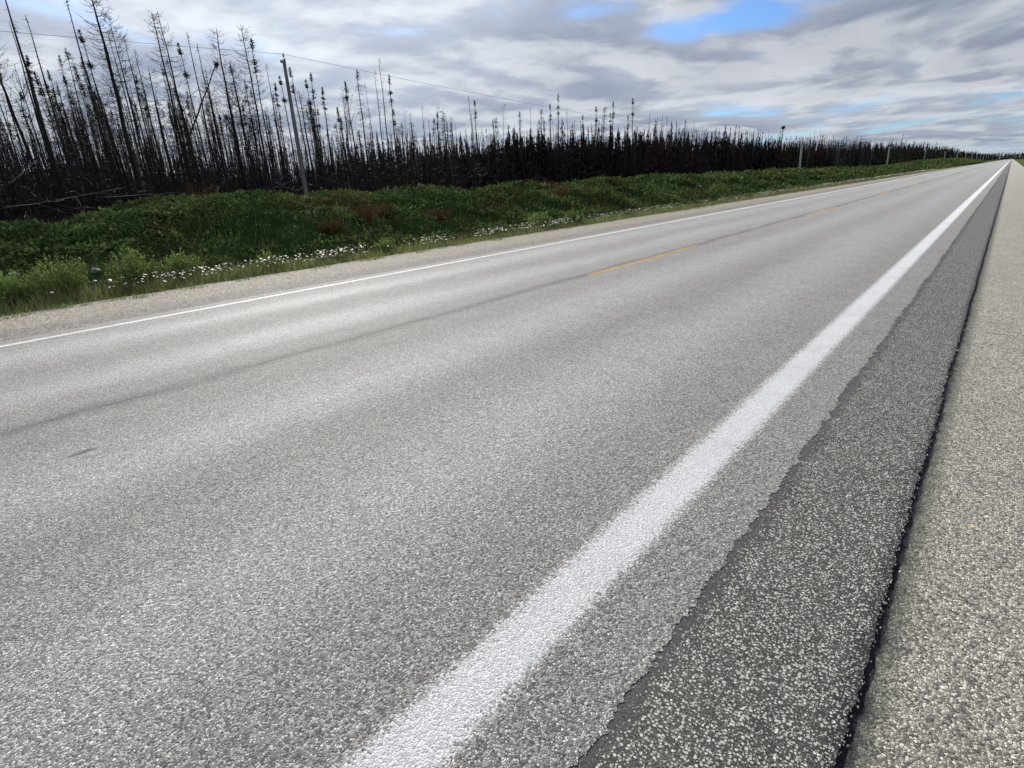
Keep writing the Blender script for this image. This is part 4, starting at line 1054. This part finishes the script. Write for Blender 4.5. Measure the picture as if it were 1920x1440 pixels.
# daisies: flat white heads on stems
def daisies():
    r = np.random.default_rng(91)
    n = 14000
    y = 0.6 + 150 * r.random(n) ** 1.8
    x = GE - 0.30 - 1.5 * r.random(n)
    px_gap = vnoise(y * 0.45, y * 0 + 7)
    pr = np.clip((px_gap - 0.33) * 3.5 + 0.35 * (y < 5), 0.06, 1) * np.clip(vnoise(x * 2.4, y * 1.6) * 2.4 - 0.85, 0, 1) * np.interp(y, [0, 5, 9, 40, 150], [0.9, 0.9, 2.2, 4.0, 4.0])
    ok = r.random(n) < pr; x, y = x[ok], y[ok]; n = len(x)
    h = r.uniform(0.20, 0.38, n); z = zt(x, y)
    c = np.stack([x + r.normal(0, 0.03, n), y + r.normal(0, 0.03, n), z + h], -1)
    b = np.stack([x, y, z], -1)
    V, F = tubes(np.stack([b, (b + c) / 2 + r.normal(0, 0.01, (n, 3)), c], 1), np.full((n, 3), 0.003), 3)
    k = 10
    R_ = r.uniform(0.012, 0.023, n) * (1 + np.hypot(x, y) / 60)
    t = np.arange(k)[None] * 2 * np.pi / k + r.uniform(0, 6, (n, 1))
    rad = np.where(np.arange(k)[None] % 2 == 0, 1.0, 0.72) * R_[:, None]
    tx = r.normal(0, 0.35, (n, 1)); ty_ = r.normal(0, 0.35, (n, 1)) - 0.1
    rx, ry = np.cos(t) * rad, np.sin(t) * rad
    rz = tx * rx + ty_ * ry + 0.004
    ring = np.stack([c[:, None, 0] + rx, c[:, None, 1] + ry, c[:, None, 2] + rz], -1).reshape(-1, 3)
    fr = (np.arange(n)[:, None] * k + np.arange(k)[None])
    # raised yellow eye
    yk = 5; t2 = np.arange(yk)[None] * 2 * np.pi / yk + 0 * c[:, :1]
    ex_, ey_ = np.cos(t2) * R_[:, None] * 0.28, np.sin(t2) * R_[:, None] * 0.28
    eye = np.stack([c[:, None, 0] + ex_, c[:, None, 1] + ey_, c[:, None, 2] + tx * ex_ + ty_ * ey_ + 0.010], -1).reshape(-1, 3)
    fe = (np.arange(n)[:, None] * yk + np.arange(yk)[None])
    Vall = np.concatenate([V, ring, eye]); n1 = len(V); n2 = n1 + len(ring)
    me = mesh_from('daisies', Vall, [F, fr + n1, fe + n2], [M_grass, M_petal, M_yolk], midx=np.concatenate([np.zeros(len(F)), np.ones(n), np.full(n, 2)]))
    link('daisies', me, kind='stuff', label='white daisies growing in the grass along the far shoulder', category='flowers')
    print('daisies', n)
daisies()

# bushy plants standing up out of the verge
def plant(name, x, y, h, w, nst, lf, leafmat, stemmat, label, cat, seed, leafsize=0.035, upright=0.25, zoff=0.0):
    r = np.random.default_rng(seed)
    t = bpy.data.objects.new(name, None); scene.collection.objects.link(t)
    t.location = (x, y, float(zt(x, y)) + zoff); t['label'] = label; t['category'] = cat
    a = r.uniform(0, 6.28, nst); rr = w * r.random(nst) ** 0.6
    base = np.stack([np.cos(a) * rr * 0.45, np.sin(a) * rr * 0.45, 0 * a - 0.03], -1)
    hh = h * r.uniform(0.55, 1.05, nst) * (1 - 0.25 * rr / w)
    top = np.stack([np.cos(a) * rr * (1 + upright), np.sin(a) * rr * (1 + upright), hh], -1)
    mid = base * 0.5 + top * 0.5 + r.normal(0, 0.02, (nst, 3))
    V, F = tubes(np.stack([base, mid, top], 1), np.tile([[0.006, 0.005, 0.0025]], (nst, 1)), 3)
    link('stems', mesh_from('stems', V, [F], stemmat), t)
    i = r.integers(0, nst, lf); s = r.random(lf) ** 0.7
    p = np.where((s < 0.5)[:, None], base[i] + (mid - base)[i] * (s * 2)[:, None], mid[i] + (top - mid)[i] * (s * 2 - 1)[:, None])
    p = p + r.normal(0, 0.018, p.shape)
    n = lf; aa = r.uniform(0, 6.28, n); ti = r.uniform(0, 1.2, n); sz = leafsize * r.uniform(0.5, 1.4, n)
    d = np.stack([np.cos(aa) * np.cos(ti), np.sin(aa) * np.cos(ti), np.sin(ti)], -1) * sz[:, None]
    sd_ = np.stack([-np.sin(aa), np.cos(aa), 0 * aa], -1) * (sz * 0.28)[:, None]
    V = np.stack([p, p + d * 0.5 + sd_, p + d, p + d * 0.5 - sd_], 1).reshape(-1, 3); k = np.arange(n)[:, None] * 4
    link('leaves', mesh_from('leaves', V, [np.concatenate([k, k + 1, k + 2, k + 3], 1)], leafmat), t)
    return t
def gnd_px(px, py, z=0.0):
    d = ray(px, py); return d * ((z - EYE) / d[2]) + np.array([0, 0, EYE])
plants = [(30, 585, 0.50, 0.34, 'bushy green clover plant cut by the left edge of the picture'),
          (128, 568, 0.62, 0.42, 'large bushy green clover plant near the left edge, behind the white line'),
          (262, 545, 0.60, 0.42, 'bushy green clover plant with rising tips, second large one from the left edge'),
          (352, 530, 0.52, 0.34, 'bushy green clover plant among daisies, third large one from the left edge'),
          (505, 512, 0.36, 0.22, 'bright yellow-green plant on the very edge of the gravel'),
          (725, 478, 0.34, 0.25, 'small pale green plant between two patches of daisies'),
          (1010, 432, 0.5, 0.40, 'upright green plant interrupting the daisies at the middle of the verge'),
          (1075, 424, 0.42, 0.35, 'low leafy plant just right of the brightest daisy patch')]
for k, (px, py, h, w, lb) in enumerate(plants):
    q = gnd_px(px, py, -0.10)
    plant('clover_plant', float(q[0]), float(q[1]), h * 1.55, w, 110 if w > 0.3 else 60, 3600 if w > 0.3 else 1700, M_bush, M_grass, lb, 'plant', 300 + k, 0.05, 0.12)
# rusty dead shrubs on the bank, located by line of sight
dead = [(295, 412, -19.0, 0.55, 0.40, 'rusty dead shrub near the top of the bank at the left'), (390, 405, -19.2, 0.50, 0.38, 'rusty dead shrub on the bank crest below the orange stems'),
        (307, 442, -17.0, 0.30, 0.28, 'small rusty clump halfway down the bank at the left'), (622, 445, -15.2, 0.40, 0.42, 'low brown dead clump near the ditch right of the first pole'),
        (686, 430, -15.8, 0.75, 0.45, 'tallest rusty dead shrub on the bank, below the two bare spikes'), (730, 432, -16.0, 0.50, 0.45, 'rusty dead shrub right of the tallest one on the bank'),
        (822, 428, -15.6, 0.50, 0.60, 'wide brown dead shrub on the lower bank near the middle'), (1050, 400, -17.0, 0.90, 0.75, 'broad rusty dead bush on the bank at the middle of the picture'),
        (960, 385, -17.8, 0.4, 0.4, 'small brown dead clump on the bank left of the broad rusty bush')]
for k, (px, py, X, h, w, lb) in enumerate(dead):
    q = at_x(px, py, X)
    plant('dead_shrub', X, float(q[1]), h, w, 110, 1500, M_dead, M_straw, lb, 'shrub', 400 + k, 0.035, 0.1)
# dry orange stems behind the bank
q = at_x(372, 372, -25.5)
plant('dry_bush', -25.5, float(q[1]), 1.05, 0.80, 150, 260, M_straw, M_straw, 'dry orange-brown stems standing behind the bank before the burnt trunks', 'shrub', 500, 0.05, 0.2)
for k, (px, X, lb) in enumerate(((1010, -25, 'low brown scrub at the forest foot, left of the middle rusty patch'), (1140, -26, 'low brown scrub at the forest foot, right of the middle rusty patch'), (1075, -25.5, 'reddish scrub fringe at the forest foot in the middle'))):
    q = at_x(px, 345, X)
    plant('dry_bush', X, float(q[1]), 0.75, 1.3, 130, 900, M_dead, M_straw, lb, 'shrub', 520 + k, 0.06, 0.2)

# rocks lying on the bank
def rock(px, py, X, s, lb, seed):
    r = np.random.default_rng(seed); q = at_x(px, py, X)
    import bmesh
    bm = bmesh.new(); bmesh.ops.create_icosphere(bm, subdivisions=3, radius=1.0)
    cuts = r.normal(0, 1, (9, 3)); cuts /= np.linalg.norm(cuts, axis=1, keepdims=True); lim = r.uniform(0.30, 0.70, 9)
    for v in bm.verts:
        p = np.array(v.co)
        for c, l in zip(cuts, lim):
            d = p @ c
            if d > l: p = p - c * (d - l) * 0.92
        p = p * (1 + 0.05 * math.sin(p[0] * 9 + seed) * math.cos(p[1] * 8))
        v.co = p * np.array([s * 1.1, s * 0.9, s * 0.7])
    me = bpy.data.meshes.new('rock'); bm.to_mesh(me); bm.free(); me.materials.append(M_rock)
    y = float(q[1]); o = link('rock', me, None, (X, y, float(zt(X, y)) + s * 0.42), label=lb, category='rock')
    o.rotation_euler = (0, 0, float(r.uniform(0, 6)))
rocks = [(113, 475, -14.9, 0.17, 'palest angular rock in the stone cluster low on the bank at the left'), (166, 470, -15.0, 0.15, 'pale rounded rock right of the stone cluster, low on the bank'),
         (88, 483, -14.6, 0.13, 'dull brownish rock at the left of the stone cluster'), (101, 490, -14.3, 0.12, 'small grey rock in front of the palest angular one'),
         (157, 491, -14.2, 0.11, 'small bluish grey rock in front of the pale rounded one'), (266, 485, -14.2, 0.12, 'pale rock peeking out above the second large clover plant'),
         (14, 457, -16.0, 0.14, 'pale flat rock on the bank at the left edge of the picture'), (1248, 348, -18.5, 0.30, 'pale flat rock on the crest of the bare scar in the bank'),
         (1297, 347, -18.5, 0.22, 'smaller pale rock right of the flat one on the bare scar'), (1310, 363, -16.5, 0.2, 'grey rock on the face of the bare scar in the bank')]
for k, a in enumerate(rocks): rock(*a, 600 + k)

# fallen logs on the burnt ground behind the bank
def log(pa, pb, Xa, Xb, rad, mat, lb, seed):
    r = np.random.default_rng(seed); rad = rad * 0.5
    a = at_x(pa[0], pa[1], Xa); b = at_x(pb[0], pb[1], Xb)
    a = np.array(a); b = np.array(b)
    a[2] = max(a[2], float(zt(Xa, a[1])) + rad * 0.6); b[2] = max(b[2], float(zt(Xb, b[1])) + rad * 0.6)
    s = np.linspace(0, 1, 8); P = a[None] + (b - a)[None] * s[:, None]; P[1:-1] += r.normal(0, rad * 0.35, (6, 3))
    o0 = P[0].copy(); g = Geo()
    V, F = tubes((P - o0)[None], np.linspace(rad, rad * 0.55, 8)[None], 7); g.add(V, F, np.arange(7)[None, ::-1], (np.arange(7) + 49)[None])
    n = 9; t = r.uniform(0.1, 0.95, n); st = a[None] + (b - a)[None] * t[:, None] - o0
    e = st + r.normal(0, 0.28, (n, 3)) + np.array([0, 0, 0.12])
    V, F = tubes(np.stack([st, e], 1), np.tile([[0.018, 0.006]], (n, 1)), 3); g.add(V, F)
    link('fallen_log', g.mesh('fallen_log', mat, True), None, tuple(o0), label=lb, category='log')
logs = [((0, 392), (120, 375), -25, -26.5, 0.07, M_log, 'black fallen log lying nearest the left edge behind the bank'),
        ((60, 385), (235, 352), -26, -29, 0.06, M_logpale, 'greyish fallen log rising to the right near the left edge'),
        ((10, 352), (70, 300), -27, -30, 0.05, M_log, 'thin burnt pole slanting up at the left edge'),
        ((180, 372), (330, 362), -25.5, -27, 0.06, M_log, 'black fallen log below the giant feathery tree'),
        ((248, 378), (300, 366), -24.5, -25, 0.035, M_logpale, 'short pale branch on the burnt ground left of the dry orange stems'),
        ((140, 392), (165, 388), -24, -24.3, 0.04, M_logpale, 'small pale stick close behind the bank at the left'),
        ((395, 345), (425, 375), -26, -25.5, 0.04, M_logpale, 'pale broken branch standing askew right of the dry orange stems'),
        ((448, 356), (506, 371), -26.5, -25.5, 0.07, M_logpale, 'pale barkless log pointing at the foot of the first pole'),
        ((400, 378), (505, 382), -24.5, -24.8, 0.07, M_log, 'black log flat behind the bank left of the first pole'),
        ((515, 343), (560, 360), -27.5, -26.5, 0.05, M_logpale, 'grey log end resting just left of the first pole'),
        ((280, 392), (400, 372), -24, -25, 0.055, M_log, 'black log half hidden by the bank below the dry orange stems'),
        ((480, 365), (560, 335), -28, -30, 0.045, M_log, 'black pole rising to the right behind the first pole'),
        ((975, 340), (1010, 333), -28, -29, 0.06, M_logpale, 'brownish fallen log at the forest foot in the middle')]
for k, a in enumerate(logs): log(*a, 700 + k)

# charred twigs and debris on the burnt ground
r = np.random.default_rng(64); n = 2600
x = -22.8 - 9 * r.random(n); y = 2 + 26 * r.random(n); z = zt(x, y) + 0.02
a = r.uniform(0, 6.28, n); L = r.uniform(0.15, 0.9, n)
b = np.stack([x, y, z], -1); e = b + np.stack([np.cos(a) * L, np.sin(a) * L, r.uniform(-0.02, 0.35, n) * L], -1)
V, F = tubes(np.stack([b, e], 1), np.stack([r.uniform(0.008, 0.02, n), np.full(n, 0.005)], 1), 3)
link('charred_debris', mesh_from('charred_debris', V, [F], M_log), kind='stuff', label='charred sticks strewn on the burnt ground behind the bank', category='debris')

# little things on the tarmac: a dry leaf and a scrap of rubber
q = gnd_px(1815, 992, -0.006)
t_ = np.linspace(0, 1, 9); wv = 0.006 * np.sin(np.pi * t_)
Vl = np.concatenate([np.stack([t_ * 0.034, wv, 0.003 + 0.004 * np.sin(3 * t_)], -1), np.stack([t_ * 0.034, -wv, 0.002 + 0.003 * np.sin(3 * t_)], -1)])
k = np.arange(8)[:, None]
o = link('dry_leaf', mesh_from('dry_leaf', Vl, [np.concatenate([k, k + 1, k + 10, k + 9], 1)], M_leafy), None, (float(q[0]), float(q[1]), -0.001), label='tiny yellow leaf lying on the pale shoulder right of the tar crack', category='leaf')
o.rotation_euler = (0, 0, 0.9)
